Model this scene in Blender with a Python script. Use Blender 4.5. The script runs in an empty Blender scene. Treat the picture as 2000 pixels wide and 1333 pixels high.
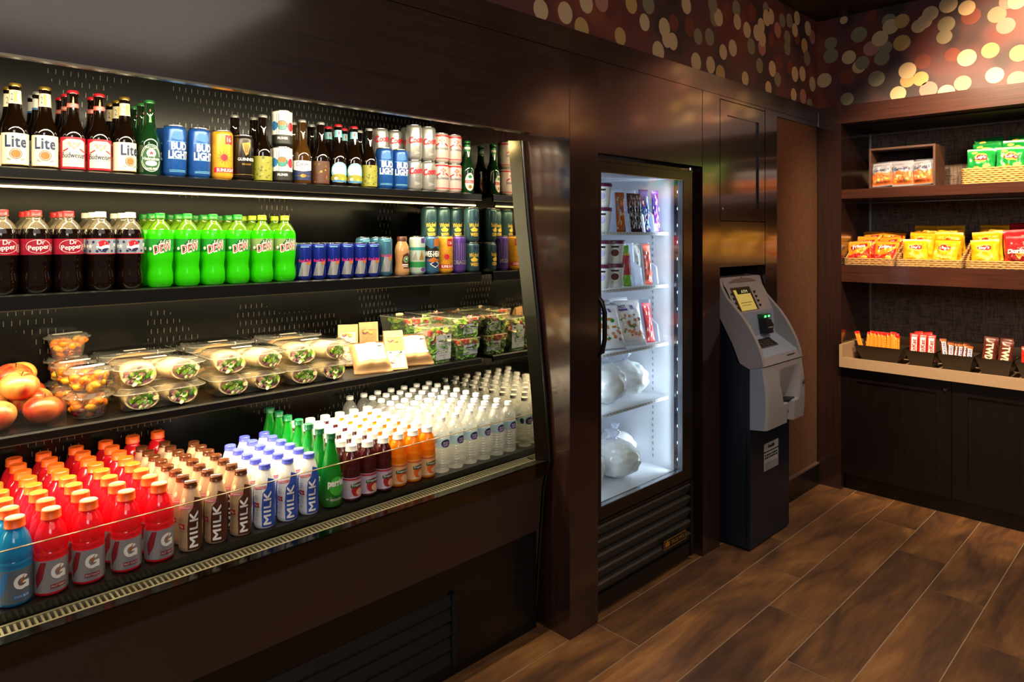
import bpy, bmesh, math, random
from mathutils import Vector, Matrix, noise
random.seed(7)
SC = bpy.context.scene
COL = SC.collection
PI = math.pi

# ---------------------------------------------------------------- camera
cam_d = bpy.data.cameras.new('camera')
cam = bpy.data.objects.new('camera', cam_d)
COL.objects.link(cam)
cam.location = (0, 0, 1.6)
cam.rotation_euler = (PI/2, 0, math.radians(-44.41))
cam_d.sensor_width = 36
cam_d.lens = 24.084
cam_d.shift_y = -0.10275
cam_d.clip_start = 0.02
SC.camera = cam

# ---------------------------------------------------------------- world, room light, exposure
SC.view_settings.view_transform = 'Standard'
SC.view_settings.look = 'None'
SC.view_settings.gamma = 1
SC.view_settings.use_curve_mapping = False
SC.view_settings.exposure = 0.0
cy = SC.cycles
cy.use_denoising = True
cy.denoiser = 'OPENIMAGEDENOISE'
cy.max_bounces = 8
cy.diffuse_bounces = 3
cy.glossy_bounces = 4
cy.transmission_bounces = 6
cy.transparent_max_bounces = 24
cy.caustics_reflective = False
cy.caustics_refractive = False
cy.sample_clamp_indirect = 4
cy.use_adaptive_sampling = True
cy.adaptive_threshold = 0.02
w = bpy.data.worlds.new('world'); SC.world = w; w.use_nodes = True
w.node_tree.nodes['Background'].inputs[0].default_value = (0.9, 0.75, 0.68, 1)
w.node_tree.nodes['Background'].inputs[1].default_value = 0.10

def area(name, loc, target, sx, sy, power, color, spread=180):
    d = bpy.data.lights.new(name, 'AREA'); d.shape = 'RECTANGLE'; d.size = sx; d.size_y = sy
    d.energy = power; d.color = color; d.spread = math.radians(spread)
    o = bpy.data.objects.new(name, d); COL.objects.link(o); o.location = loc
    v = Vector(target) - Vector(loc)
    o.rotation_euler = v.to_track_quat('-Z', 'Y').to_euler()
    return o

def spot(name, loc, target, power, color, angle=60, blend=.6, size=.04):
    d = bpy.data.lights.new(name, 'SPOT'); d.energy = power; d.color = color
    d.spot_size = math.radians(angle); d.spot_blend = blend; d.shadow_soft_size = size
    o = bpy.data.objects.new(name, d); COL.objects.link(o); o.location = loc
    v = Vector(target) - Vector(loc)
    o.rotation_euler = v.to_track_quat('-Z', 'Y').to_euler()
    return o

WARM = (1.0, .66, .38)
area('overhead_fill_light', (.3, -1.4, 3.05), (.3, -1.4, 0), 3.4, 2.0, 34, (1.0, .86, .72))  # unseen fill lamp added behind the camera for ambient light and wood sheen
spot('floor_fill_spot', (2.9, .15, 3.05), (2.9, .15, 0), 130, (1.0, .85, .68), 80, .9, .06)  # added spot without a fixture, brightens the floor
spot('floor_fill_spot', (3.6, .9, 3.05), (3.6, .9, 0), 62, (1.0, .85, .68), 75, .9, .06)  # second added floor spot, nearer the snack wall
area('room_fill_light', (-.9, -2.2, 2.7), (3.2, 1.5, 1.0), 1.6, 1.0, 38, (.92, .93, 1.0))  # added cool fill from behind left, lifts the cash machine and snack niche
spot('wall_washer_spot', (3.75, .62, 3.02), (4.505, .68, 2.45), 165, (1.0, .62, .36), 78, 1.0)
spot('wall_washer_spot', (3.9, -.6, 3.02), (4.505, -.5, 2.45), 165, (1.0, .62, .36), 78, 1.0)
spot('shelf_spot', (3.1, .95, 3.02), (4.75, 1.0, 1.45), 330, (1.0, .74, .48), 62, .7)
spot('shelf_spot', (3.1, .1, 3.02), (4.75, .5, 1.45), 240, (1.0, .74, .48), 62, .7)

# ---------------------------------------------------------------- materials
MATS = {}
def lin(c):
    if isinstance(c, str):
        c = [int(c[i:i+2], 16)/255 for i in (1, 3, 5)]
    return tuple((x/12.92 if x <= .04045 else ((x+.055)/1.055)**2.4) for x in c) + (1,)

def nt(name):
    m = bpy.data.materials.new(name); m.use_nodes = True
    n = m.node_tree.nodes; n.clear()
    out = n.new('ShaderNodeOutputMaterial')
    return m, n, m.node_tree.links, out

def pm(name, color, rough=.5, metal=0.0, coat=0.0, spec=.5, sub=0.0, emit=0.0, bump=None, sheen=0, var=0.0, vscale=20):
    if name in MATS: return MATS[name]
    m, n, l, out = nt(name)
    b = n.new('ShaderNodeBsdfPrincipled'); l.new(b.outputs[0], out.inputs[0])
    c = lin(color)
    b.inputs['Base Color'].default_value = c
    b.inputs['Roughness'].default_value = rough
    b.inputs['Metallic'].default_value = metal
    b.inputs['Coat Weight'].default_value = coat
    b.inputs['Coat Roughness'].default_value = .05
    b.inputs['Specular IOR Level'].default_value = spec
    if sub:
        b.inputs['Subsurface Weight'].default_value = sub
        b.inputs['Subsurface Radius'].default_value = (.03, .02, .015)
        b.inputs['Subsurface Scale'].default_value = .5
    if emit:
        b.inputs['Emission Color'].default_value = c
        b.inputs['Emission Strength'].default_value = emit
    if bump or var:
        tc = n.new('ShaderNodeTexCoord')
    if bump:
        sc, st = bump
        tx = n.new('ShaderNodeTexNoise'); tx.inputs['Scale'].default_value = sc; tx.inputs['Detail'].default_value = 3
        l.new(tc.outputs['Object'], tx.inputs['Vector'])
        bp = n.new('ShaderNodeBump'); bp.inputs['Strength'].default_value = st; bp.inputs['Distance'].default_value = .004
        l.new(tx.outputs[0], bp.inputs['Height']); l.new(bp.outputs[0], b.inputs['Normal'])
    if var:
        tx2 = n.new('ShaderNodeTexNoise'); tx2.inputs['Scale'].default_value = vscale; tx2.inputs['Detail'].default_value = 4
        l.new(tc.outputs['Object'], tx2.inputs['Vector'])
        hs = n.new('ShaderNodeHueSaturation'); hs.inputs['Color'].default_value = c
        mr = n.new('ShaderNodeMapRange'); mr.inputs[1].default_value = .3; mr.inputs[2].default_value = .7
        mr.inputs[3].default_value = 1-var; mr.inputs[4].default_value = 1+var
        l.new(tx2.outputs[0], mr.inputs[0]); l.new(mr.outputs[0], hs.inputs['Value'])
        l.new(hs.outputs[0], b.inputs['Base Color'])
    MATS[name] = m
    return m

def liquid(name, color, trans=.5, rough=.10):
    """coloured drink seen through its bottle wall: part of the light passes on through"""
    if name in MATS: return MATS[name]
    m, n, l, out = nt(name)
    b = n.new('ShaderNodeBsdfPrincipled'); b.inputs['Base Color'].default_value = lin(color)
    b.inputs['Roughness'].default_value = rough; b.inputs['Specular IOR Level'].default_value = 1.0
    t = n.new('ShaderNodeBsdfTranslucent'); t.inputs[0].default_value = lin(color)
    mx = n.new('ShaderNodeMixShader'); mx.inputs[0].default_value = trans
    l.new(b.outputs[0], mx.inputs[1]); l.new(t.outputs[0], mx.inputs[2]); l.new(mx.outputs[0], out.inputs[0])
    MATS[name] = m
    return m

def clear(name, tint='#ffffff', haze=.1, hazecol='#ffffff', gl=1.0, rough=.05):
    if name in MATS: return MATS[name]
    m, n, l, out = nt(name)
    tr = n.new('ShaderNodeBsdfTransparent'); tr.inputs[0].default_value = lin(tint)
    g = n.new('ShaderNodeBsdfGlossy'); g.inputs['Roughness'].default_value = rough; g.inputs[0].default_value = (1, 1, 1, 1)
    fr = n.new('ShaderNodeLayerWeight'); fr.inputs[0].default_value = .5
    pw = n.new('ShaderNodeMath'); pw.operation = 'POWER'; pw.inputs[1].default_value = 4.5; l.new(fr.outputs['Facing'], pw.inputs[0])
    mu = n.new('ShaderNodeMath'); mu.operation = 'MULTIPLY_ADD'; mu.inputs[1].default_value = .9*gl; mu.inputs[2].default_value = .035*gl; mu.use_clamp = True
    l.new(pw.outputs[0], mu.inputs[0])
    mx = n.new('ShaderNodeMixShader'); l.new(mu.outputs[0], mx.inputs[0])
    last = tr.outputs[0]
    if haze:
        d = n.new('ShaderNodeBsdfDiffuse'); d.inputs[0].default_value = lin(hazecol)
        t = n.new('ShaderNodeBsdfTranslucent'); t.inputs[0].default_value = lin(hazecol)
        m1 = n.new('ShaderNodeMixShader'); m1.inputs[0].default_value = .5
        l.new(d.outputs[0], m1.inputs[1]); l.new(t.outputs[0], m1.inputs[2])
        m2 = n.new('ShaderNodeMixShader'); m2.inputs[0].default_value = haze
        l.new(tr.outputs[0], m2.inputs[1]); l.new(m1.outputs[0], m2.inputs[2]); last = m2.outputs[0]
    l.new(last, mx.inputs[1]); l.new(g.outputs[0], mx.inputs[2]); l.new(mx.outputs[0], out.inputs[0])
    MATS[name] = m
    return m

def emis(name, color, s):
    if name in MATS: return MATS[name]
    m, n, l, out = nt(name)
    e = n.new('ShaderNodeEmission'); e.inputs[0].default_value = lin(color); e.inputs[1].default_value = s
    l.new(e.outputs[0], out.inputs[0]); MATS[name] = m
    return m

def wood(name, c1, c2, axis, rough=.28, scale=1.0, bump=.15, coat=0):
    """stained veneer, fine grain running along axis"""
    m, n, l, out = nt(name)
    b = n.new('ShaderNodeBsdfPrincipled'); l.new(b.outputs[0], out.inputs[0])
    tc = n.new('ShaderNodeTexCoord'); mp = n.new('ShaderNodeMapping')
    s = [90*scale]*3; s[axis] = 3*scale
    mp.inputs['Scale'].default_value = s
    l.new(tc.outputs['Object'], mp.inputs[0])
    t = n.new('ShaderNodeTexNoise'); t.inputs['Scale'].default_value = 1; t.inputs['Detail'].default_value = 5; t.inputs['Roughness'].default_value = .65
    l.new(mp.outputs[0], t.inputs['Vector'])
    t2 = n.new('ShaderNodeTexNoise'); t2.inputs['Scale'].default_value = 1.6; t2.inputs['Detail'].default_value = 2
    l.new(tc.outputs['Object'], t2.inputs['Vector'])
    ad = n.new('ShaderNodeMath'); ad.operation = 'MULTIPLY_ADD'; ad.inputs[1].default_value = .45; ad.inputs[2].default_value = 0
    l.new(t2.outputs[0], ad.inputs[0])
    ad2 = n.new('ShaderNodeMath'); ad2.operation = 'MULTIPLY_ADD'; ad2.inputs[1].default_value = .55
    l.new(t.outputs[0], ad2.inputs[0]); l.new(ad.outputs[0], ad2.inputs[2])
    r = n.new('ShaderNodeValToRGB'); r.color_ramp.elements[0].position = .35; r.color_ramp.elements[1].position = .68
    r.color_ramp.elements[0].color = lin(c1); r.color_ramp.elements[1].color = lin(c2)
    l.new(ad2.outputs[0], r.inputs[0]); l.new(r.outputs[0], b.inputs['Base Color'])
    b.inputs['Roughness'].default_value = rough
    b.inputs['Specular IOR Level'].default_value = .5
    b.inputs['Coat Weight'].default_value = coat
    b.inputs['Coat Roughness'].default_value = .11
    b.inputs['Coat IOR'].default_value = 2.0
    bp = n.new('ShaderNodeBump'); bp.inputs['Strength'].default_value = bump; bp.inputs['Distance'].default_value = .001
    l.new(t.outputs[0], bp.inputs['Height']); l.new(bp.outputs[0], b.inputs['Normal'])
    MATS[name] = m
    return m

WOOD_H = wood('dark veneer, level grain', '#251715', '#45302a', 0, .26, coat=.5)
WOOD_HY = wood('dark veneer, level grain on the snack wall', '#2a140d', '#512b1e', 1, .28, coat=.4)
WOOD_V = wood('dark veneer, upright grain', '#1c0f0c', '#36201b', 2, .25, coat=.5)
WOOD_CAB = wood('near black cabinet veneer', '#0c0706', '#181010', 2, .3)
BLACK = pm('black enamel', '#0a0a0a', .28)
BLACKM = pm('matt black', '#0e0e0e', .55)
STEELD = pm('dark polished steel', '#5c5850', .16, metal=1)
CHROME = pm('chrome', '#c8c8c8', .12, metal=1)
ALU = pm('can aluminium', '#d2d2d0', .22, metal=1)
WHITE = pm('white print', '#f2efe8', .4)
BLK = pm('black print', '#161616', .45)

def mat_floor():
    m, n, l, out = nt('wood look floor planks')
    b = n.new('ShaderNodeBsdfPrincipled'); l.new(b.outputs[0], out.inputs[0])
    tc = n.new('ShaderNodeTexCoord'); at = n.new('ShaderNodeAttribute'); at.attribute_name = 'rnd'
    cb = n.new('ShaderNodeCombineXYZ')
    m1 = n.new('ShaderNodeMath'); m1.operation = 'MULTIPLY'; m1.inputs[1].default_value = 37.0
    l.new(at.outputs['Fac'], m1.inputs[0]); l.new(m1.outputs[0], cb.inputs[0]); l.new(m1.outputs[0], cb.inputs[1]); l.new(m1.outputs[0], cb.inputs[2])
    va = n.new('ShaderNodeVectorMath'); va.operation = 'ADD'
    l.new(tc.outputs['Object'], va.inputs[0]); l.new(cb.outputs[0], va.inputs[1])
    def nz(sx, sy, sc, det, dist=0):
        mp = n.new('ShaderNodeMapping'); mp.inputs['Scale'].default_value = (sx, sy, 1)
        l.new(va.outputs[0], mp.inputs[0])
        t = n.new('ShaderNodeTexNoise'); t.inputs['Scale'].default_value = sc; t.inputs['Detail'].default_value = det
        t.inputs['Distortion'].default_value = dist
        l.new(mp.outputs[0], t.inputs['Vector'])
        return t.outputs[0]
    big = nz(1.0, 3.6, 1.5, 3, 1.2)
    fine = nz(5, 42, 1.5, 4, .5)
    mx = n.new('ShaderNodeMath'); mx.operation = 'MULTIPLY_ADD'; mx.inputs[1].default_value = .24
    l.new(fine, mx.inputs[0])
    s2 = n.new('ShaderNodeMath'); s2.operation = 'MULTIPLY'; s2.inputs[1].default_value = .76
    l.new(big, s2.inputs[0]); l.new(s2.outputs[0], mx.inputs[2])
    r = n.new('ShaderNodeValToRGB'); e = r.color_ramp.elements
    e[0].position = .24; e[0].color = lin('#35231a'); e[1].position = .74; e[1].color = lin('#9c6f3f')
    x = e.new(.42); x.color = lin('#5a3d2a'); x = e.new(.57); x.color = lin('#7a512f')
    l.new(mx.outputs[0], r.inputs[0])
    hs = n.new('ShaderNodeHueSaturation'); l.new(r.outputs[0], hs.inputs['Color'])
    mr = n.new('ShaderNodeMapRange'); mr.inputs[3].default_value = .8; mr.inputs[4].default_value = 1.2
    l.new(at.outputs['Fac'], mr.inputs[0]); l.new(mr.outputs[0], hs.inputs['Value'])
    l.new(hs.outputs[0], b.inputs['Base Color'])
    b.inputs['Roughness'].default_value = .42
    bp = n.new('ShaderNodeBump'); bp.inputs['Strength'].default_value = .12; bp.inputs['Distance'].default_value = .002
    l.new(fine, bp.inputs['Height']); l.new(bp.outputs[0], b.inputs['Normal'])
    return m
M_FLOOR = mat_floor()

def mat_weave(name, c1, c2, sx, sy, sz, rough=.8, bump=.4):
    m, n, l, out = nt(name)
    b = n.new('ShaderNodeBsdfPrincipled'); l.new(b.outputs[0], out.inputs[0])
    tc = n.new('ShaderNodeTexCoord')
    def nz(v):
        mp = n.new('ShaderNodeMapping'); mp.inputs['Scale'].default_value = v
        l.new(tc.outputs['Object'], mp.inputs[0])
        t = n.new('ShaderNodeTexNoise'); t.inputs['Scale'].default_value = 1; t.inputs['Detail'].default_value = 2
        l.new(mp.outputs[0], t.inputs['Vector']); return t.outputs[0]
    a = nz((sx, sy, 18)); c = nz((18, 18, sz))
    ad = n.new('ShaderNodeMath'); ad.operation = 'ADD'; l.new(a, ad.inputs[0]); l.new(c, ad.inputs[1])
    r = n.new('ShaderNodeMapRange'); r.inputs[1].default_value = .7; r.inputs[2].default_value = 1.3
    l.new(ad.outputs[0], r.inputs[0])
    mx = n.new('ShaderNodeMix'); mx.data_type = 'RGBA'
    l.new(r.outputs[0], mx.inputs[0]); mx.inputs[6].default_value = lin(c1); mx.inputs[7].default_value = lin(c2)
    l.new(mx.outputs[2], b.inputs['Base Color']); b.inputs['Roughness'].default_value = rough
    bp = n.new('ShaderNodeBump'); bp.inputs['Strength'].default_value = bump; bp.inputs['Distance'].default_value = .001
    l.new(ad.outputs[0], bp.inputs['Height']); l.new(bp.outputs[0], b.inputs['Normal'])
    return m
M_FABRIC = mat_weave('brown woven wall covering', '#5a3a26', '#7d5236', 260, 260, 320, .75)
M_NICHE = mat_weave('grey brown grasscloth', '#463930', '#8f7867', 150, 150, 210, .8)

def mat_slots():
    """black pressed steel with rows of short upright slots in clusters"""
    m, n, l, out = nt('slotted black steel')
    b = n.new('ShaderNodeBsdfPrincipled'); l.new(b.outputs[0], out.inputs[0])
    tc = n.new('ShaderNodeTexCoord'); sp = n.new('ShaderNodeSeparateXYZ'); l.new(tc.outputs['Object'], sp.inputs[0])
    def M(op, a, bb=None, c=None):
        q = n.new('ShaderNodeMath'); q.operation = op
        for i, v in enumerate((a, bb, c)):
            if v is None: continue
            if hasattr(v, 'is_output'): l.new(v, q.inputs[i])
            else: q.inputs[i].default_value = v
        return q.outputs[0]
    X, Z = sp.outputs[0], sp.outputs[2]
    zc = M('DIVIDE', Z, .032); row = M('FLOOR', zc); fz = M('FRACT', zc)
    off = M('MULTIPLY', M('MODULO', row, 2.0), .5)
    xc = M('ADD', M('DIVIDE', X, .021), off); fx = M('FRACT', xc)
    inx = M('LESS_THAN', M('ABSOLUTE', M('SUBTRACT', fx, .5)), .042)
    inz = M('LESS_THAN', M('ABSOLUTE', M('SUBTRACT', fz, .5)), .26)
    clx = M('LESS_THAN', M('FRACT', M('DIVIDE', M('ADD', X, M('MULTIPLY', M('FLOOR', M('DIVIDE', M('ADD', Z, .06), .33)), .13)), .27)), .55)
    clz = M('LESS_THAN', M('FRACT', M('DIVIDE', M('ADD', Z, .06), .33)), .55)
    cn = n.new('ShaderNodeTexNoise'); cn.inputs['Scale'].default_value = 5.5; cn.inputs['Detail'].default_value = 0
    l.new(tc.outputs['Object'], cn.inputs['Vector'])
    k = M('MULTIPLY', M('MULTIPLY', inx, inz), M('GREATER_THAN', cn.outputs[0], .53))
    mx = n.new('ShaderNodeMix'); mx.data_type = 'RGBA'; l.new(k, mx.inputs[0])
    mx.inputs[6].default_value = lin('#0a0a08'); mx.inputs[7].default_value = lin('#77746a')
    l.new(mx.outputs[2], b.inputs['Base Color'])
    b.inputs['Roughness'].default_value = .26; b.inputs['Metallic'].default_value = .55
    return m
M_SLOTS = mat_slots()
M_MIRROR = pm('polished end panel steel', '#c9c4b4', .035, metal=1)
M_GLASS = clear('clear glass pane', '#f4faf8', 0)
M_ACRYL = clear('clear acrylic', '#fbfcfa', .012, '#ffffff', .8)
M_PET = clear('clear bottle plastic', '#fbfbf8', .26, '#fffdf6', 2.0, .06)  # milky haze mixed in to imitate light refracted by the water bottles
M_PETTOP = clear('thin clear plastic', '#f7f7f0', .10, '#ffffff', 1.4, .06)
M_BOX = clear('clear food tub plastic', '#fbf9f0', .11, '#fffdf0', 1.8, .08)

# ---------------------------------------------------------------- mesh building
class MB:
    def __init__(s):
        s.v = []; s.f = []; s.m = []; s.s = []; s.mats = []
    def mi(s, m):
        if m not in s.mats: s.mats.append(m)
        return s.mats.index(m)
    def add(s, verts, faces, mat, smooth=False):
        b = len(s.v); s.v += [tuple(p) for p in verts]
        k = s.mi(mat)
        for f in faces:
            s.f.append([b+i for i in f]); s.m.append(k); s.s.append(smooth)
    def box(s, x0, x1, y0, y1, z0, z1, mat):
        v = [(x0, y0, z0), (x1, y0, z0), (x1, y1, z0), (x0, y1, z0), (x0, y0, z1), (x1, y0, z1), (x1, y1, z1), (x0, y1, z1)]
        s.add(v, [(0, 3, 2, 1), (4, 5, 6, 7), (0, 1, 5, 4), (1, 2, 6, 5), (2, 3, 7, 6), (3, 0, 4, 7)], mat)
    def quad(s, a, b, c, d, mat):
        s.add([a, b, c, d], [(0, 1, 2, 3)], mat)
    def prism(s, pts, axis, a0, a1, mat, smooth=False):
        """extrude a 2D outline along an axis (0: pts are y,z; 1: pts are x,z; 2: pts are x,y)"""
        def P(p, a):
            return (a, p[0], p[1]) if axis == 0 else ((p[0], a, p[1]) if axis == 1 else (p[0], p[1], a))
        n = len(pts)
        v = [P(p, a0) for p in pts] + [P(p, a1) for p in pts]
        s.add(v, [tuple(range(n))[::-1], tuple(range(n, 2*n))], mat)
        s.add(v, [(i, (i+1) % n, n+(i+1) % n, n+i) for i in range(n)], mat, smooth)
    def lathe(s, prof, mat, segs=24, c=(0, 0, 0), rib=None, cap0=False, cap1=False):
        """prof: list of (r, z) or (r, z, material from here up)"""
        cur = mat
        rings = []
        def ring(r, z):
            out = []
            for k in range(segs):
                rr = r
                if rib and rib[0] <= z <= rib[1] and k % 2: rr = r-rib[2]
                a = 2*PI*k/segs
                out.append((c[0]+rr*math.cos(a), c[1]+rr*math.sin(a), c[2]+z))
            return out
        n = len(prof)
        for i in range(n-1):
            if len(prof[i]) > 2: cur = prof[i][2]
            r0, z0 = prof[i][:2]; r1, z1 = prof[i+1][:2]
            sharp = True
            if i > 0:
                a = math.atan2(prof[i][1]-prof[i-1][1], prof[i][0]-prof[i-1][0]); bb = math.atan2(z1-z0, r1-r0)
                d = abs((a-bb+PI) % (2*PI)-PI)
                sharp = d > .7 or len(prof[i]) > 2
            base = None
            if not sharp and rings and rings[-1][1] == cur:
                base = rings[-1][0]
            b0 = len(s.v)
            if base is None:
                s.v += ring(r0, z0); base = b0; b0 = len(s.v)
            s.v += ring(r1, z1)
            k = s.mi(cur)
            for j in range(segs):
                j2 = (j+1) % segs
                s.f.append([base+j, base+j2, b0+j2, b0+j]); s.m.append(k); s.s.append(True)
            rings.append((b0, cur))
    def tube(s, pts, r, mat, segs=8, closed=False):
        pts = [Vector(p) for p in pts]; n = len(pts); rings = []
        up = Vector((0, 0, 1))
        for i, p in enumerate(pts):
            if closed: d = pts[(i+1) % n]-pts[i-1]
            else: d = pts[min(i+1, n-1)]-pts[max(i-1, 0)]
            d.normalize()
            a = up if abs(d.dot(up)) < .9 else Vector((1, 0, 0))
            x = d.cross(a).normalized(); y = d.cross(x)
            rr = r[i] if isinstance(r, (list, tuple)) else r
            rings.append([p+x*rr*math.cos(2*PI*k/segs)+y*rr*math.sin(2*PI*k/segs) for k in range(segs)])
        v = [q for R in rings for q in R]; f = []
        m = n if closed else n-1
        for i in range(m):
            for k in range(segs):
                k2 = (k+1) % segs; i2 = (i+1) % n
                f.append((i*segs+k, i*segs+k2, i2*segs+k2, i2*segs+k))
        s.add(v, f, mat, True)
        if not closed:
            s.add(rings[0], [tuple(range(segs))], mat); s.add(rings[-1], [tuple(range(segs))[::-1]], mat)
    def loft(s, secs, mat, smooth=True, cap0=True, cap1=True):
        """secs: list of equal-length closed point loops"""
        n = len(secs[0]); v = [p for S in secs for p in S]; f = []
        for i in range(len(secs)-1):
            for k in range(n):
                k2 = (k+1) % n
                f.append((i*n+k, i*n+k2, (i+1)*n+k2, (i+1)*n+k))
        s.add(v, f, mat, smooth)
        if cap0: s.add(secs[0], [tuple(range(n))[::-1]], mat)
        if cap1: s.add(secs[-1], [tuple(range(n))], mat)
    def blob(s, c, r, mat, nu=14, nv=9, amp=0, freq=3, seed=0, sq=None):
        v = []; f = []
        for j in range(nv+1):
            ph = PI*j/nv
            for i in range(nu):
                th = 2*PI*i/nu
                d = Vector((math.sin(ph)*math.cos(th), math.sin(ph)*math.sin(th), -math.cos(ph)))
                k = 1+amp*noise.noise(d*freq+Vector((seed, seed*.7, 1.3)))
                v.append((c[0]+d.x*r[0]*k, c[1]+d.y*r[1]*k, c[2]+d.z*r[2]*k))
        for j in range(nv):
            for i in range(nu):
                i2 = (i+1) % nu
                f.append((j*nu+i, j*nu+i2, (j+1)*nu+i2, (j+1)*nu+i))
        s.add(v, f, mat, True)
    def leaf(s, c, r, mat, q, face=None):
        """a small crumpled leaf; face: rough direction it looks to"""
        nrm = Vector((q.gauss(0, 1), q.gauss(0, 1), q.gauss(0, 1)))
        if face: nrm = nrm*.45+Vector(face)*1.2
        nrm.normalize(); a = nrm.orthogonal().normalized(); b = nrm.cross(a); k0 = q.uniform(0, 6.28); el = q.uniform(.55, 1)
        v = [Vector(c)+nrm*r*.25]
        for i in range(9):
            t = k0+2*PI*i/9; rr_ = r*q.uniform(.75, 1.1)
            v.append(Vector(c)+a*rr_*math.cos(t)+b*rr_*el*math.sin(t)+nrm*r*q.uniform(-.25, .3))
        s.add(v, [(0, 1+i, 1+(i+1) % 9) for i in range(9)], mat, True)
    def mesh(s, name):
        me = bpy.data.meshes.new(name)
        me.from_pydata(s.v, [], s.f)
        for m in s.mats: me.materials.append(m)
        me.polygons.foreach_set('material_index', s.m)
        me.polygons.foreach_set('use_smooth', s.s)
        me.update()
        return me
    def build(s, name, parent=None, **kw):
        o = bpy.data.objects.new(name, s.mesh(name)); COL.objects.link(o)
        if parent: o.parent = parent
        tag(o, **kw)
        return o

def rr(w, d, r, z, n=6, cx=0, cy=0, rib=0):
    """rounded rectangle loop at height z"""
    out = []
    for qx, qy, a0 in ((1, 1, 0), (-1, 1, PI/2), (-1, -1, PI), (1, -1, 1.5*PI)):
        for k in range(n+1):
            a = a0+PI/2*k/n
            out.append((cx+qx*(w/2-r)+r*math.cos(a), cy+qy*(d/2-r)+r*math.sin(a), z))
    return out

def rrs(w, d, r, z, n=5, step=.006, rib=0.0, cx=0, cy=0):
    """rounded rectangle with evenly subdivided sides, optionally ribbed"""
    base = rr(w, d, r, z, n, cx, cy); out = []
    m = len(base)
    for i in range(m):
        a = Vector(base[i]); b = Vector(base[(i+1) % m]); L = (b-a).length
        k = 1
        if i % (n+1) == n: k = 24
        for q in range(k):
            out.append(a.lerp(b, q/k))
    if rib:
        c = Vector((cx, cy, z))
        for i, p in enumerate(out):
            if i % 2: out[i] = p+(c-p).normalized()*rib
    return [tuple(p) for p in out]

def tag(o, label=None, cat=None, group=None, kind=None):
    if label: o['label'] = label
    if cat: o['category'] = cat
    if group: o['group'] = group
    if kind: o['kind'] = kind

def empty(name, loc=(0, 0, 0), rot=(0, 0, 0), **kw):
    o = bpy.data.objects.new(name, None); COL.objects.link(o)
    o.location = loc; o.rotation_euler = rot; o.empty_display_size = .02
    tag(o, **kw)
    return o

class Kind:
    """parts: list of (part name, mesh, part label or None, [(sub-part name, mesh), ...]); one part = the thing itself"""
    def __init__(s, name, cat, parts):
        s.name = name; s.cat = cat; s.parts = parts
    def put(s, loc, label, group=None, rz=0, rx=0, ry=0, sc=None):
        if len(s.parts) == 1 and not s.parts[0][3]:
            r = bpy.data.objects.new(s.name, s.parts[0][1]); COL.objects.link(r)
        else:
            r = bpy.data.objects.new(s.name, None); COL.objects.link(r); r.empty_display_size = .02
            for pn, me, lb, subs in s.parts:
                o = bpy.data.objects.new(pn, me); COL.objects.link(o); o.parent = r
                if lb: o['label'] = lb
                for sn, sm in subs:
                    q = bpy.data.objects.new(sn, sm); COL.objects.link(q); q.parent = o
        r.location = loc; r.rotation_euler = (rx, ry, rz)
        if sc: r.scale = (sc, sc, sc) if not isinstance(sc, tuple) else sc
        tag(r, label, s.cat, group)
        return r

# ---------------------------------------------------------------- printed matter: shapes laid on a surface
_TXT = {}
def text_mesh(body, bold=0.0, shear=0.0, spacing=1.0):
    key = (body, bold, shear, spacing)
    if key in _TXT: return _TXT[key]
    c = bpy.data.curves.new('lettering', 'FONT'); c.body = body; c.size = 1; c.resolution_u = 2
    c.offset = bold; c.shear = shear; c.space_character = spacing; c.align_x = 'CENTER'
    c.space_line = .95
    o = bpy.data.objects.new('lettering', c); COL.objects.link(o)
    bpy.context.view_layer.update()
    ev = o.evaluated_get(bpy.context.evaluated_depsgraph_get())
    me = ev.to_mesh()
    V = [(v.co.x, v.co.y) for v in me.vertices]; F = [tuple(p.vertices) for p in me.polygons]
    ev.to_mesh_clear(); bpy.data.objects.remove(o); bpy.data.curves.remove(c)
    xs = [v[0] for v in V]; ys = [v[1] for v in V]
    cx, cyy = (min(xs)+max(xs))/2, (min(ys)+max(ys))/2
    W, H = max(xs)-min(xs), max(ys)-min(ys)
    V = [(x-cx, y-cyy) for x, y in V]
    _TXT[key] = (V, F, W, H)
    return _TXT[key]

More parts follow.
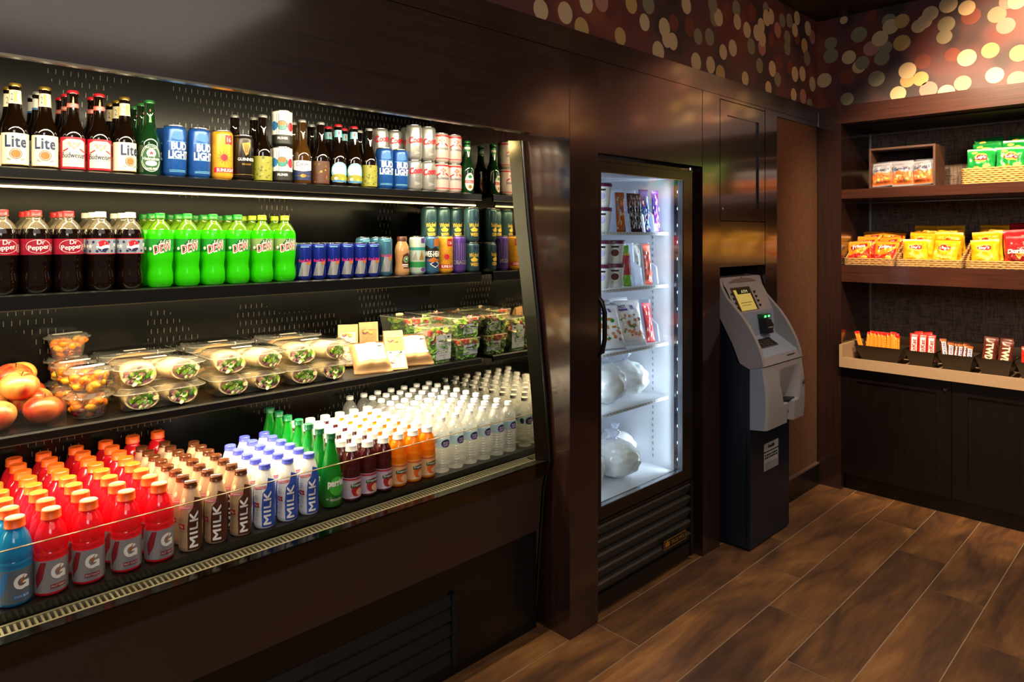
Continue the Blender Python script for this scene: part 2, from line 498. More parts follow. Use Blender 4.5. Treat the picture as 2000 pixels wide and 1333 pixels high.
class Decal:
    def __init__(s): s.it = []
    def poly(s, pts, mat, L=1):
        s.it.append((list(pts), [tuple(range(len(pts)))], mat, L)); return s
    def rect(s, cx, cy, w, h, mat, L=0):
        return s.poly([(cx-w/2, cy-h/2), (cx+w/2, cy-h/2), (cx+w/2, cy+h/2), (cx-w/2, cy+h/2)], mat, L)
    def disc(s, cx, cy, rx, ry, mat, L=1, n=20, a0=0, a1=2*PI):
        full = abs(a1-a0-2*PI) < 1e-6
        k = n if full else n+1
        return s.poly([(cx+rx*math.cos(a0+(a1-a0)*i/n), cy+ry*math.sin(a0+(a1-a0)*i/n)) for i in range(k)], mat, L)
    def ring(s, cx, cy, rx, ry, t, mat, L=1, n=24):
        V = []; F = []
        for i in range(n):
            a = 2*PI*i/n
            V += [(cx+rx*math.cos(a), cy+ry*math.sin(a)), (cx+(rx-t)*math.cos(a), cy+(ry-t)*math.sin(a))]
            j = (i+1) % n
            F.append((2*i, 2*j, 2*j+1, 2*i+1))
        s.it.append((V, F, mat, L)); return s
    def star(s, cx, cy, r, mat, L=2):
        return s.poly([(cx+(r if i % 2 == 0 else r*.42)*math.sin(PI*i/5), cy+(r if i % 2 == 0 else r*.42)*math.cos(PI*i/5)) for i in range(10)], mat, L)
    def shift(s, dy):
        s.it = [([(x, y+dy) for x, y in V], F, m_, L) for V, F, m_, L in s.it]; return s
    def text(s, body, cx, cy, w, h, mat, L=2, rot=0, bold=.012, shear=0, spacing=1.0, arc=0):
        V, F, W, H = text_mesh(body, 0.0, shear, spacing)
        sx, sy = w/W, h/H; c, q = math.cos(rot), math.sin(rot)
        d = bold*h*.85
        for ci, (dx, dy) in enumerate([(0, 0)] if bold < .015 else [(-d, 0), (d, 0)] if bold < .04 else [(-d, -d), (d, -d), (-d, d), (d, d)]):
            out = []
            for x, y in V:
                x = x*sx+dx; y = y*sy+dy
                if arc: y += arc*(1-(2*x/w)**2)
                out.append((cx+x*c-y*q, cy+x*q+y*c))
            s.it.append((out, F, mat, L+.22*ci))
        return s
    def emit(s, mb, fn, us=None, vs=None, eps=.00025, base=0.0):
        for V, F, mat, L in s.it:
            bm = bmesh.new()
            vv = [bm.verts.new((x, y, 0)) for x, y in V]
            for f in F:
                try: bm.faces.new([vv[i] for i in f])
                except ValueError: pass
            for step, ax in ((us, 0), (vs, 1)):
                if not step: continue
                lo = min(v[ax] for v in V); hi = max(v[ax] for v in V)
                if isinstance(step, (list, tuple)): cuts = [c for c in step if lo < c < hi]
                else:
                    cuts = []; k = math.ceil(lo/step)
                    while k*step < hi: cuts.append(k*step); k += 1
                for c in cuts:
                    no = (1, 0, 0) if ax == 0 else (0, 1, 0)
                    co = (c, 0, 0) if ax == 0 else (0, c, 0)
                    bmesh.ops.bisect_plane(bm, geom=bm.verts[:]+bm.edges[:]+bm.faces[:], dist=1e-7, plane_co=co, plane_no=no)
            bm.verts.index_update()
            off = base+eps*(L+1)
            vs2 = [fn(v.co.x, v.co.y, off) for v in bm.verts]
            fs = []
            for f in bm.faces:
                ids = [v.index for v in f.verts]
                if f.normal.z < 0: ids.reverse()
                fs.append(ids)
            mb.add(vs2, fs, mat, False)
            bm.free()
    def wrap(s, mb, R, us=None, vs=None, eps=.0002, base=0.0, turn=0.0):
        """round a bottle: u is arc length from the side facing -Y, v is height. R: radius or profile"""
        if isinstance(R, (int, float)):
            Rf = lambda z: R
            r0 = R
        else:
            P = [(p[0], p[1]) for p in R]; r0 = max(p[0] for p in P)
            def Rf(z):
                for i in range(len(P)-1):
                    if P[i][1] <= z <= P[i+1][1] and P[i+1][1] > P[i][1]:
                        t = (z-P[i][1])/(P[i+1][1]-P[i][1]); return P[i][0]+t*(P[i+1][0]-P[i][0])
                return r0
            if vs is None: vs = sorted(set(p[1] for p in P))
        def fn(u, v, off):
            r = Rf(v)+off; a = u/r0+turn
            return (r*math.sin(a), -r*math.cos(a), v)
        s.emit(mb, fn, us or r0*.22, vs, eps, base)
    def flat(s, mb, o, ux, uy, eps=.0004):
        o = Vector(o); ux = Vector(ux); uy = Vector(uy); nrm = ux.cross(uy).normalized()
        s.emit(mb, lambda u, v, off: tuple(o+ux*u+uy*v+nrm*off), None, None, eps)
BOKEH = 'A190,246,c A204,248,c A217,255,c A227,258,p A214,244,y A240,246,y A258,256,c A274,257,c A281,252,c A282,261,d A269,245,c A248,262,y A261,265,g A293,272,c A296,262,d A304,259,g A315,261,g A302,246,c A316,247,c A318,278,g A320,272,g A276,252,c A324,273,c A343,282,g A344,275,c A378,290,g A379,285,c A372,279,c A367,274,c A373,272,c A360,265,g A373,267,p A370,256,g A386,257,c A393,252,g A417,259,c A428,261,c A353,246,c A381,245,c A415,246,c A429,247,p A439,243,g A393,281,p A399,288,g A409,290,g A420,294,c A417,286,c A406,279,g A406,273,g A436,291,c A443,287,p A431,279,y A435,272,g A443,257,c A339,260,c A329,256,c A333,278,d A361,284,d A326,244,y A355,273,c A384,287,c A385,274,d A395,262,d A410,262,d A420,282,d B170,283,g B170,275,g B153,285,g B160,246,g B174,260,c B159,272,c B153,265,c B151,267,g B146,275,p B141,280,c B138,274,g B140,268,g B136,290,g B135,286,c B129,288,y B129,275,y B143,256,g B118,262,d B126,258,c B119,252,y B126,252,y B131,245,c B120,283,c B117,285,c B114,289,c B106,281,g B107,274,g B103,263,d B105,292,c B96,288,c B94,283,d B96,260,c B85,262,y B98,246,p B83,248,c B73,244,g B82,281,g B78,274,p B72,258,y B115,245,p B106,242,c B162,296,c B146,295,d B77,287,p B73,286,c B160,260,d'
# ================================================================ the room
ST = dict(kind='structure')
def floor():
    mb = MB(); mat_g = pm('grout', '#a08468', .8)
    mb.quad((-2.5, -3, -.0015), (5.2, -3, -.0015), (5.2, 2.75, -.0015), (-2.5, 2.75, -.0015), mat_g)
    pts = []; rnd = [0.0]
    g = .0022; L = 1.302; W = .2195; y = 1.78; k = 0
    rows = [1.999+.0, 1.78]
    rr_ = random.Random(5)
    yy = 1.78+4*W; k = -4
    while yy > -3:
        off = (3.526-.327*k) % L
        x = off-L*6
        while x < 5.2:
            x0, x1 = max(x, -2.5)+g, min(x+L, 5.2)-g
            if x1 > x0:
                y0, y1 = max(yy-W, -3)+g, min(yy, 2.75)-g
                if y1 > y0:
                    mb.quad((x0, y0, 0), (x1, y0, 0), (x1, y1, 0), (x0, y1, 0), M_FLOOR); rnd.append(rr_.random())
            x += L
        yy -= W; k += 1
    o = mb.build('floor', **ST)
    a = o.data.attributes.new('rnd', 'FLOAT', 'FACE')
    a.data.foreach_set('value', rnd)
floor()

CEIL = pm('ceiling paint', '#8d8784', .8)
m = MB(); m.box(-2.5, 5.2, -3, 2.0, 3.1, 3.14, CEIL); m.build('ceiling', **ST)
SOF = pm('dark soffit paint', '#241a17', .5)
m = MB(); m.box(-2.5, 4.2, 1.55, 1.9, 2.985, 3.1, SOF); m.box(4.2, 4.7, -3, 1.9, 2.985, 3.1, SOF); m.build('trim_1', **ST)

# patterned wall covering: out-of-focus light discs on a maroon ground
def wallpaper():
    mm, n, l, out = nt('maroon blurred lights paper')
    b = n.new('ShaderNodeBsdfPrincipled'); l.new(b.outputs[0], out.inputs[0]); b.inputs['Roughness'].default_value = .55
    tc = n.new('ShaderNodeTexCoord'); t = n.new('ShaderNodeTexNoise'); t.inputs['Scale'].default_value = 3.2; t.inputs['Detail'].default_value = 2
    l.new(tc.outputs['Object'], t.inputs['Vector'])
    r = n.new('ShaderNodeValToRGB'); e = r.color_ramp.elements
    e[0].position = .36; e[0].color = lin('#3a2c2c'); e[1].position = .7; e[1].color = lin('#8a4a34')
    x = e.new(.46); x.color = lin('#5c3a38'); x = e.new(.58); x.color = lin('#6a342e')
    l.new(t.outputs[0], r.inputs[0]); l.new(r.outputs[0], b.inputs['Base Color'])
    dm = {'c': pm('cream disc print', '#d9bc8c', .55), 'y': pm('gold disc print', '#c9a562', .55), 'p': pm('rose disc print', '#b98070', .55),
          'g': pm('olive disc print', '#8f8768', .55), 'd': pm('rust disc print', '#7c3d2c', .55)}
    A = Decal(); B = Decal(); rg = random.Random(3); i = 0
    for q in BOKEH.split():
        a, z, c = q[1:].split(','); a = int(a)/100; z = int(z)/100
        r_ = rg.uniform(.039, .048)
        if z+r_ > 2.985: r_ = max(.02, 2.984-z)
        D = A if q[0] == 'A' else B
        D.disc(a if q[0] == 'A' else -a, z, r_, r_, dm[c], 0 if c == 'd' else 1+(i % 5), 22); i += 1
    for k in range(70):        # the paper goes on outside the picture
        A.disc(rg.uniform(-2.3, 1.6), rg.uniform(2.45, 2.93), .048, .048, dm[rg.choice('ccypgd')], k % 5, 18)
        B.disc(rg.uniform(-.4, 2.6), rg.uniform(2.45, 2.93), .048, .048, dm[rg.choice('ccypgd')], k % 5, 18)
    m = MB(); m.box(-2.5, 4.6, 1.783, 1.9, 2.42, 2.986, mm)
    A.flat(m, (0, 1.783, 0), (1, 0, 0), (0, 0, 1), .0002)
    m.build('wall_left', **ST)
    m = MB(); m.box(4.513, 4.63, -3, 1.9, 2.415, 2.986, mm)
    B.flat(m, (4.513, 0, 0), (0, -1, 0), (0, 0, 1), .0002)
    m.build('wall_right', **ST)
wallpaper()

# wood cladding of the left wall
m = MB(); m.box(-2.5, 4.505, 1.775, 1.9, 2.3285, 2.423, WOOD_H); m.build('trim_2', **ST)
m = MB(); m.box(-2.5, 2.0585, 1.776, 1.822, 1.985, 2.3265, WOOD_H); m.build('trim_3', **ST)
m = MB(); m.box(2.0585, 2.2355, 1.7745, 2.7, 0, 2.3265, WOOD_V); m.build('trim_4', **ST)
m = MB(); m.box(2.2365, 3.067, 1.776, 1.822, 1.945, 2.3265, WOOD_H); m.build('trim_5', **ST)
m = MB(); m.box(3.0685, 3.2395, 1.7745, 2.6, 0, 2.3265, WOOD_V); m.build('trim_6', **ST)
m = MB(); m.box(3.7555, 3.9035, 1.7745, 2.6, 0, 2.3265, WOOD_V); m.build('trim_7', **ST)
m = MB(); m.box(-2.5, 1.76, 1.7735, 1.781, 1.9805, 1.9848, pm('worn metal edging', '#8d8676', .35, metal=.9)); m.build('trim_8', **ST)
m = MB(); m.box(3.9045, 4.52, 1.7895, 1.85, 0, 2.301, M_FABRIC); m.box(3.9045, 4.5045, 1.776, 1.85, 2.3, 2.3265, WOOD_H); m.build('wall_back', **ST)
m = MB(); m.box(3.9045, 4.5045, 1.768, 1.7885, 0, .13, BLACK); m.box(3.9045, 4.5045, 1.768, 1.7885, .1305, .14, pm('baseboard cap', '#6d5344', .5)); m.build('baseboard_left', **ST)
m = MB(); m.box(2.2365, 3.067, 2.62, 2.66, 0, 1.95, BLACKM); m.box(3.2405, 3.755, 2.35, 2.4, 0, 2.3, BLACKM); m.build('trim_9', **ST)
m = MB(); m.box(-2.5, 2.058, 2.66, 2.7, 0, 2.32, BLACKM); m.build('trim_10', **ST)
m = MB(); m.box(-2.5, -.47, 1.776, 2.6, 0, 1.984, WOOD_H); m.build('trim_11', **ST)

# small cupboard above the cash machine
c = empty('wall_cupboard', (3.4975, 1.776, 1.678), label='dark wood cupboard with a recessed panel door above the cash machine', cat='cupboard')
def L(mb, o):
    return mb
m = MB()
m.box(-.255, .255, .02, .55, .0, .64, BLACKM)
m.box(-.255, .255, .0, .03, -.2415, -.002, WOOD_H)
m.box(-.255, .255, .0, .03, .6325, .6485, WOOD_H)
m.build('carcass', c)
def shaker(w, z0, z1, fw, mat, dep=.02, rec=.009):
    """frame-and-panel door, face at y=0 looking to -Y, centred on x"""
    m = MB(); h = w/2
    m.box(-h, -h+fw, 0, dep, z0, z1, mat); m.box(h-fw, h, 0, dep, z0, z1, mat)
    m.box(-h+fw, h-fw, 0, dep, z0, z0+fw, mat); m.box(-h+fw, h-fw, 0, dep, z1-fw, z1, mat)
    m.box(-h+fw, h-fw, rec, dep, z0+fw, z1-fw, mat)
    return m
d = shaker(.502, .003, .628, .072, WOOD_V); d = d.build('door', c); d.location = (0, -.001, 0)
m = MB(); m.lathe([(0, .0), (.009, .0), (.009, .006), (.006, .009), (0, .009)], CHROME, 16)
k = m.build('lock', d); k.location = (-.235, 0, .06); k.rotation_euler = (PI/2, 0, 0)

# ---------------------------------------------------------------- snack wall
u = empty('snack_shelving_unit', (4.505, 1.775, 0), label='tall dark wood snack shelving recess with two shelves and a grasscloth back', cat='shelving')
def UX(x): return x-4.505
def UY(y): return y-1.775
def ubox(mb, x0, x1, y0, y1, z0, z1, mat): mb.box(UX(x0), UX(x1), UY(y0), UY(y1), z0, z1, mat)
m = MB(); ubox(m, 4.505, 4.62, -.9, 1.773, 2.308, 2.42, WOOD_HY); m.build('top_rail', u)
m = MB(); ubox(m, 4.505, 5.06, 1.632, 1.7745, 0, 2.307, WOOD_V); ubox(m, 4.5205, 5.06, 1.7745, 1.85, 0, 2.307, WOOD_V); m.build('side_panel', u)
m = MB(); ubox(m, 4.505, 5.06, -.9, -.75, 0, 2.307, WOOD_V); m.build('side_panel', u)
m = MB(); ubox(m, 5.035, 5.06, -.75, 1.632, .79, 2.42, M_NICHE); m.build('back_panel', u)
m = MB(); ubox(m, 4.62, 5.035, -.75, 1.632, 2.30, 2.33, BLACKM); m.build('top_board', u)
m = MB(); ubox(m, 4.505, 5.034, -.749, 1.631, 1.834, 1.8915, WOOD_HY); m.build('shelf', u)
m = MB(); ubox(m, 4.505, 5.034, -.749, 1.631, 1.312, 1.4145, WOOD_HY); s2 = m.build('shelf', u)
m = MB(); ubox(m, 4.507, 4.510, -.74, 1.625, 1.4145, 1.455, M_ACRYL); m.build('glass_lip', s2)
m = MB()
tr = pm('pale edge trim', '#b9b6ae', .3, metal=.8)
ubox(m, 5.028, 5.035, -.75, 1.625, 2.284, 2.292, tr); ubox(m, 5.028, 5.035, -.75, 1.625, 1.822, 1.829, tr)
ubox(m, 5.028, 5.035, 1.625, 1.632, .95, 2.3, tr)
m.build('edge_trim', u)
TAN = pm('tan laminate', '#b99a78', .35, var=.04, vscale=60)
c = empty('counter_tray', (4.47, 1.63, .78), label='long tan counter tray with a raised rim under the candy', cat='counter')
m = MB()
x0, y1 = 4.465-4.47, .0
m.box(-.005, .015, -2.37, 0, 0, .062, TAN); m.box(.015, .562, -2.37, -.018, 0, .022, TAN)
m.box(-.0045, .562, -.018, .001, .0005, .14, TAN); m.box(.548, .562, -2.37, -.018, .022, .155, TAN)
m.build('tray', c)
b = empty('base_cabinet', (4.505, 1.63, 0), label='black brown base cabinet with panelled doors below the tan counter tray', cat='cabinet')
m = MB(); m.box(.022, .53, -2.37, -.002, .1, .778, WOOD_CAB); m.box(.0, .022, -.012, -.0, .1, .778, WOOD_CAB); m.build('carcass', b)
m = MB(); m.box(.055, .53, -2.37, -.002, 0, .099, BLACK); m.build('kickboard', b)
for i in range(4):
    d = shaker(.584, 0, .665, .075, WOOD_CAB)
    d = d.build('door', b); d.rotation_euler = (0, 0, -PI/2); d.location = (.001, -.304-.588*i, .107)
    if i == 0:
        q = MB(); q.lathe([(0, 0), (.0115, 0), (.0115, .006), (.009, .009), (.004, .009), (.003, .006), (0, .006)], CHROME, 18)
        q = q.build('lock', d); q.location = (.262, 0, .615); q.rotation_euler = (PI/2, 0, 0)

# ================================================================ open refrigerated case
RC = empty('refrigerated_display_case', (0, 1.9, 0), label='long black open refrigerated case full of drinks and food', cat='refrigerator')
def RB(mb, x0, x1, y0, y1, z0, z1, mat): mb.box(x0, x1, y0-1.9, y1-1.9, z0, z1, mat)
XL, XR = -.44, 2.0
PROF = [(2.03, 2.0), (1.99, 1.645), (1.935, 1.27), (1.895, .95), (1.872, .70), (1.905, .57), (1.955, .0)]
def end_panel(xi, xo, mirror_in, nm):
    m = MB(); t = .045
    front = [(y-1.9, z) for y, z in PROF]
    outer = front; inner = [(y+.035, z) for y, z in front]
    s = 1 if xo > xi else -1
    back = .72
    xm = xi
    v = []; n = len(front)
    # front slanted face between the inner and the outer edge
    for (a, b) in zip(inner, outer):
        v.append((xi, a[0], a[1])); v.append((xo, b[0], b[1]))
    m.add(v, [(2*i, 2*i+1, 2*i+3, 2*i+2) if s < 0 else (2*i, 2*i+2, 2*i+3, 2*i+1) for i in range(n-1)], pm('end panel edge steel', '#423c2a', .24, metal=1))
    io = [(xi, a, z) for a, z in inner]+[(xi, back, 0), (xi, back, 2.0)]
    m.add(io, [tuple(range(len(io)))] if s < 0 else [tuple(range(len(io)))[::-1]], M_MIRROR)
    oo = [(xo, a, z) for a, z in outer]+[(xo, back, 0), (xo, back, 2.0)]
    m.add(oo, [tuple(range(len(oo)))[::-1]] if s < 0 else [tuple(range(len(oo)))], BLACK)
    m.quad((xi, inner[0][0], 2.0), (xi, back, 2.0), (xo, back, 2.0), (xo, outer[0][0], 2.0), BLACK)
    # rounded black edging along the outside
    m.tube([(xo-.002*s, a-.004, z) for a, z in outer], .007, BLACK, 8)
    m.build('end_panel', RC)
end_panel(XR, 2.045, True, 'r'); end_panel(XL, -.465, True, 'l')
m = MB(); RB(m, XL, XR, 2.60, 2.63, .7, 2.2, M_SLOTS); m.build('back_panel', RC)
m = MB(); RB(m, XL, XR, 1.83, 2.63, 2.165, 2.2, BLACKM); m.build('canopy', RC)
m = MB(); RB(m, XL, XR, 1.972, 2.6, .66, .719, BLACK); m.build('deck', RC)
m = MB(); RB(m, XL, XR, 1.961, 1.967, .70, .866, clear('riser glass', '#ffffff', 0, '#ffffff', .45)); RB(m, XL, XR, 1.9607, 1.9673, .866, .8672, pm('polished glass edge', '#6b5634', .4, spec=.4)); m.build('glass_riser', RC)
# air intake grille: a row of slots before the riser
GR = pm('grille bars', '#a9a184', .35, metal=.7)
m = MB(); RB(m, XL, XR, 1.905, 1.962, .672, .676, BLACKM)
RB(m, XL, XR, 1.9045, 1.9115, .676, .697, GR); RB(m, XL, XR, 1.953, 1.9605, .676, .697, GR)
x = XL
while x < XR-.006:
    RB(m, x, x+.0052, 1.9115, 1.953, .686, .6945, GR); x += .0132
m.build('grille', RC)
m = MB()
EDGE = pm('ledge polished black', '#5b5747', .10, metal=1)
m.prism([(1.9040-1.9, .697), (1.871-1.9, .6955), (1.868-1.9, .692), (1.868-1.9, .64), (1.904-1.9, .64)], 0, XL, 2.03, EDGE)
m.build('ledge', RC)
m = MB(); m.prism([(1.9045-1.9, .6395), (1.885-1.9, .6395), (1.918-1.9, .402), (1.95-1.9, .402), (1.95-1.9, .6395)], 0, XL, XR+.02, pm('brown front panel', '#3d2b25', .33)); m.build('front_panel', RC)
m = MB(); RB(m, XL, XR+.03, 1.93, 2.6, .0, .4015, BLACK); m.build('base', RC)
m = MB()
for i in range(5):
    z = .052+i*.052
    m.prism([(1.922-1.9, z), (1.918-1.9, z+.004), (1.929-1.9, z+.040), (1.9295-1.9, z)], 0, .12, 1.575, BLACKM)
RB(m, 1.575, 1.592, 1.915, 1.9299, .045, .305, BLACKM); RB(m, .1, .12, 1.915, 1.9299, .045, .305, BLACKM)
m.build('louvre_vent', RC)
LEDC = (1.0, .80, .42)
LEDM = emis('warm shelf light strip', '#ffd98a', 5)
SH = {}
def case_shelf(z, thick, name, p_led, lip, lcol=LEDC):
    m = MB(); RB(m, XL+.002, 1.965, 2.20, 2.60, z-.012, z, BLACK)
    m.prism([(2.2-1.9, z+.002), (2.192-1.9, z-.002), (2.192-1.9, z-thick), (2.204-1.9, z-thick), (2.204-1.9, z+.002)], 0, XL+.002, 1.965, BLACK)
    RB(m, XL+.002, 1.965, 2.191, 2.1935, z-thick+.0005, z-thick+.0035, pm('lip edge highlight', '#8a7f62', .25, metal=.9))
    # brackets at the mirror end
    m.prism([(2.22-1.9, z-.012), (2.6-1.9, z-.012), (2.6-1.9, z-.06)], 0, 1.968, 1.974, BLACK)
    s = m.build('shelf', RC)
    m = MB(); m.box(XL+.03, 1.94, 2.212-1.9, 2.222-1.9, z-.0195, z-.0125, LEDM)
    if lip: m = MB(); m.box(XL+.03, 1.94, 2.201-1.9, 2.208-1.9, z-.053, z-.047, LEDM); m.box(XL+.03, 1.94, 2.205-1.9, 2.212-1.9, z-.047, z-.012, BLACKM)
    m.build('light_strip', s)
    ya, za = (2.214, z-.054) if lip else (2.225, z-.024)
    a = area('shelf_strip_lamp', (.75, ya, za), (.75, ya+.12*(1 if p_led[1] > 0 else -1)*abs(p_led[1]), za-.2), 2.3, .006, p_led[0], lcol)
    return s
case_shelf(1.78, .030, 'top', (7.5, .5), True)
case_shelf(1.443, .042, 'mid', (20, .35), False, (1.0, .82, .5))
case_shelf(1.075, .026, 'low', (23, -.25), False, (1.0, .85, .58))
m = MB(); RB(m, XL+.03, 1.94, 1.826, 1.834, 2.03, 2.045, emis('canopy light strip', '#ffe2a0', 8)); RB(m, XL, XR, 1.834, 1.84, 1.99, 2.165, BLACKM); m.build('light_strip', RC)
area('canopy_lamp', (.75, 1.85, 2.06), (.75, 2.15, 1.6), 2.3, .02, 27, (1.0, .84, .56), 165)
# ================================================================ upright glass-door freezer
FZ = empty('glass_door_freezer', (2.63, 1.80, 0), label='upright black freezer with a tall glass door and white lit interior', cat='freezer')
def FB(mb, x0, x1, y0, y1, z0, z1, mat): mb.box(x0-2.63, x1-2.63, y0-1.8, y1-1.8, z0, z1, mat)
LINER = pm('white freezer liner', '#e8ebf4', .35)
NAVY = pm('dark blue black jamb', '#141a2a', .12, spec=.8)
FRZB = pm('freezer black coating', '#15110e', .32)
m = MB()
FB(m, 2.242, 2.29, 1.876, 2.59, .0, 1.935, FRZB); FB(m, 2.978, 3.03, 1.876, 2.59, .0, 1.935, FRZB)
FB(m, 2.29, 2.978, 2.52, 2.59, .0, 1.935, FRZB); FB(m, 2.29, 2.978, 1.876, 2.52, 1.89, 1.935, FRZB)
FB(m, 2.29, 2.978, 1.83, 2.52, .0, .40, FRZB)
m.build('cabinet', FZ)
m = MB()
FB(m, 2.29, 2.296, 1.877, 2.52, .402, 1.89, LINER); FB(m, 2.97, 2.978, 1.877, 2.52, .402, 1.89, LINER)
FB(m, 2.296, 2.97, 2.512, 2.52, .402, 1.89, LINER); FB(m, 2.296, 2.97, 1.877, 2.512, 1.882, 1.89, LINER); FB(m, 2.296, 2.97, 1.877, 2.512, .402, .43, LINER)
PIL = pm('pilaster slot', '#8d93a8', .5)
for y in (2.0, 2.4):
    for k in range(44):
        z = .47+k*.031
        FB(m, 2.9685, 2.9702, y-.003, y+.003, z, z+.014, PIL)
        FB(m, 2.2958, 2.2975, y-.003, y+.003, z, z+.014, PIL)
m.build('liner', FZ)
m = MB()
FB(m, 2.242, 2.29, 1.832, 1.876, .401, 1.935, NAVY); FB(m, 2.972, 3.03, 1.832, 1.876, .401, 1.935, NAVY)
FB(m, 2.29, 2.972, 1.832, 1.876, 1.885, 1.935, NAVY); FB(m, 2.29, 2.972, 1.832, 1.876, .401, .43, NAVY)
m.build('door_surround', FZ)
COOL = (.80, .88, 1.0)
for sx, xx in ((1, 2.9705), (-1, 2.2915)):
    m = MB(); e = emis('cool light dots', '#cfdcff', 2.5)
    FB(m, xx-.0015-.003*(sx > 0), xx+.0015+.003*(sx < 0), 1.845, 1.862, .46, 1.86, pm('strip carrier', '#3a4256', .2))
    for k in range(17):
        z = .49+k*.083
        m.blob((xx-2.63-.005*sx, 1.853-1.8, z), (.0022, .004, .008), e, 8, 5)
    m.build('light_strip', FZ)
    area('freezer_strip_lamp', (xx-.02*sx, 1.868, 1.15), (2.63+.1*sx, 2.35, 1.15), .02, 1.4, 3.0, COOL, 120)
WIRE = pm('white coated wire', '#eef0f6', .4)
for z in (1.618, 1.357, 1.067, .797):
    m = MB()
    FB(m, 2.30, 2.964, 1.906, 1.911, z-.012, z, WIRE)
    FB(m, 2.30, 2.964, 1.906, 1.925, z-.0145, z-.012, WIRE)
    for k in range(60):
        x = 2.306+k*.0110
        FB(m, x, x+.0032, 1.911, 2.50, z-.004, z, WIRE)
    FB(m, 2.30, 2.964, 2.2, 2.206, z-.009, z-.0045, WIRE); FB(m, 2.30, 2.964, 2.49, 2.497, z-.009, z-.0045, WIRE)
    for k in range(26):
        FB(m, 2.315+k*.025, 2.323+k*.025, 1.9052, 1.906, z-.008, z-.004, PIL)
    m.build('shelf', FZ)
door = MB()
FR = pm('brown black door frame', '#1d1510', .28)
FB(door, 2.244, 2.290, 1.80, 1.829, .402, 1.93, FR); FB(door, 2.934, 3.014, 1.80, 1.829, .402, 1.93, FR)
FB(door, 2.290, 2.934, 1.80, 1.829, 1.872, 1.93, FR); FB(door, 2.290, 2.934, 1.80, 1.829, .402, .452, FR)
FB(door, 2.235, 3.016, 1.796, 1.80, 1.915, 1.922, FR)
SIL = pm('inner silver trim', '#a7abb4', .25, metal=.9)
FB(door, 2.928, 2.934, 1.803, 1.829, .452, 1.872, SIL); FB(door, 2.29, 2.934, 1.803, 1.826, 1.869, 1.8725, SIL); FB(door, 2.29, 2.934, 1.803, 1.826, .452, .456, SIL)
door = door.build('door', FZ)
m = MB(); FB(m, 2.291, 2.927, 1.812, 1.816, .457, 1.868, M_GLASS); m.build('glass_pane', door)
m = MB(); m.tube([(2.262-2.63, -.002, 1.345), (2.268-2.63, -.022, 1.325), (2.270-2.63, -.034, 1.28), (2.270-2.63, -.034, 1.17), (2.268-2.63, -.024, 1.115), (2.262-2.63, -.002, 1.095)], .010, BLACK, 10)
m.build('handle', door)
m = MB(); m.lathe([(0, 0), (.01, 0), (.01, .012), (0, .014)], CHROME, 14, (2.985-2.63, -.004, 1.9225)); m.tube([(2.90-2.63, -.003, 1.925), (2.985-2.63, -.004, 1.929)], .0022, CHROME, 6)
m.build('hinge', FZ)
m = MB()
LV = pm('louvre coating', '#35302b', .38, bump=(40, .2))
for i in range(5):
    z = .088+i*.060
    pts = [(0.03, z+.052), (.004, z+.050), (-.004, z+.044), (.012, z+.004), (.03, z)]
    m.prism(pts, 0, 2.252-2.63, 2.995-2.63, LV)
FB(m, 2.244, 2.252, 1.797, 1.829, .02, .395, FRZB); FB(m, 2.996, 3.016, 1.797, 1.829, .02, .395, FRZB)
FB(m, 2.252, 2.996, 1.802, 1.829, .02, .086, FRZB); FB(m, 2.252, 2.996, 1.798, 1.829, .388, .397, FRZB); FB(m, 2.253, 2.995, 1.827, 1.829, .086, .388, BLACKM)
gr = m.build('louvre_grille', FZ)
GOLD = pm('gold print', '#c9922e', .3, metal=.5)
D = Decal(); D.rect(0, 0, .19, .042, GOLD, 0).rect(0, 0, .184, .036, BLK, 1)
D.rect(-.066, 0, .036, .022, GOLD, 2).poly([(-.084, .002), (-.066, .017), (-.048, .002)], GOLD, 3).text('TRUE MFG', .022, 0, .115, .018, GOLD, 2)
m = MB(); m.box(-.095, .095, 0, .004, -.021, .021, BLK); D.flat(m, (0, 0, 0), (1, 0, 0), (0, 0, 1), .0003)
o = m.build('badge', gr); o.location = (2.845-2.63, -.0085, .147)

# ================================================================ cash machine
AT = empty('cash_machine', (3.51, 1.63, 0), label='grey and navy cash machine standing in the wood niche', cat='cash machine')
AGR = pm('warm grey moulded plastic', '#a09a98', .42); AGR2 = pm('cool grey recessed plastic', '#98a2b0', .45)
NVY = pm('navy blue black steel', '#101a26', .38, bump=(300, .15))
def AY(p): return (p[0]-1.63, p[1])
m = MB()
m.box(-.23, .225, 0.0, .34, .012, .93, NVY); m.box(-.225, .22, .01, .33, 0, .012, BLACK)
m.prism([AY(p) for p in [(1.64, .93), (1.70, .95), (1.735, 1.05), (1.80, 1.175), (1.97, 1.2), (1.97, .93)]], 0, -.228, .223, NVY)
m.box(-.2315, -.2300, .018, .022, .03, .92, BLACK)
cb = m.build('cabinet', AT)
m = MB(); m.box(-.2335, -.2305, .026, .036, .80, .90, BLACK); m.build('side_latch', cb)
outl = [(1.80, 1.376), (1.788, 1.33), (1.758, 1.276), (1.716, 1.232), (1.672, 1.185), (1.638, 1.138), (1.609, 1.088), (1.585, 1.04), (1.568, .99), (1.558, .945), (1.633, .925), (1.685, .949), (1.728, 1.049), (1.797, 1.175), (1.88, 1.2), (1.88, 1.382)]
m = MB()
m.prism([AY(p) for p in outl], 0, -.232, -.205, AGR); m.prism([AY(p) for p in outl], 0, .205, .232, AGR)
face = [(1.80, 1.376), (1.786, 1.336), (1.778, 1.328), (1.712, 1.195), (1.698, 1.065), (1.615, 1.012), (1.575, .985), (1.560, .946)]
v = []
for y, z in face: v += [(-.205, y-1.63, z), (.205, y-1.63, z)]
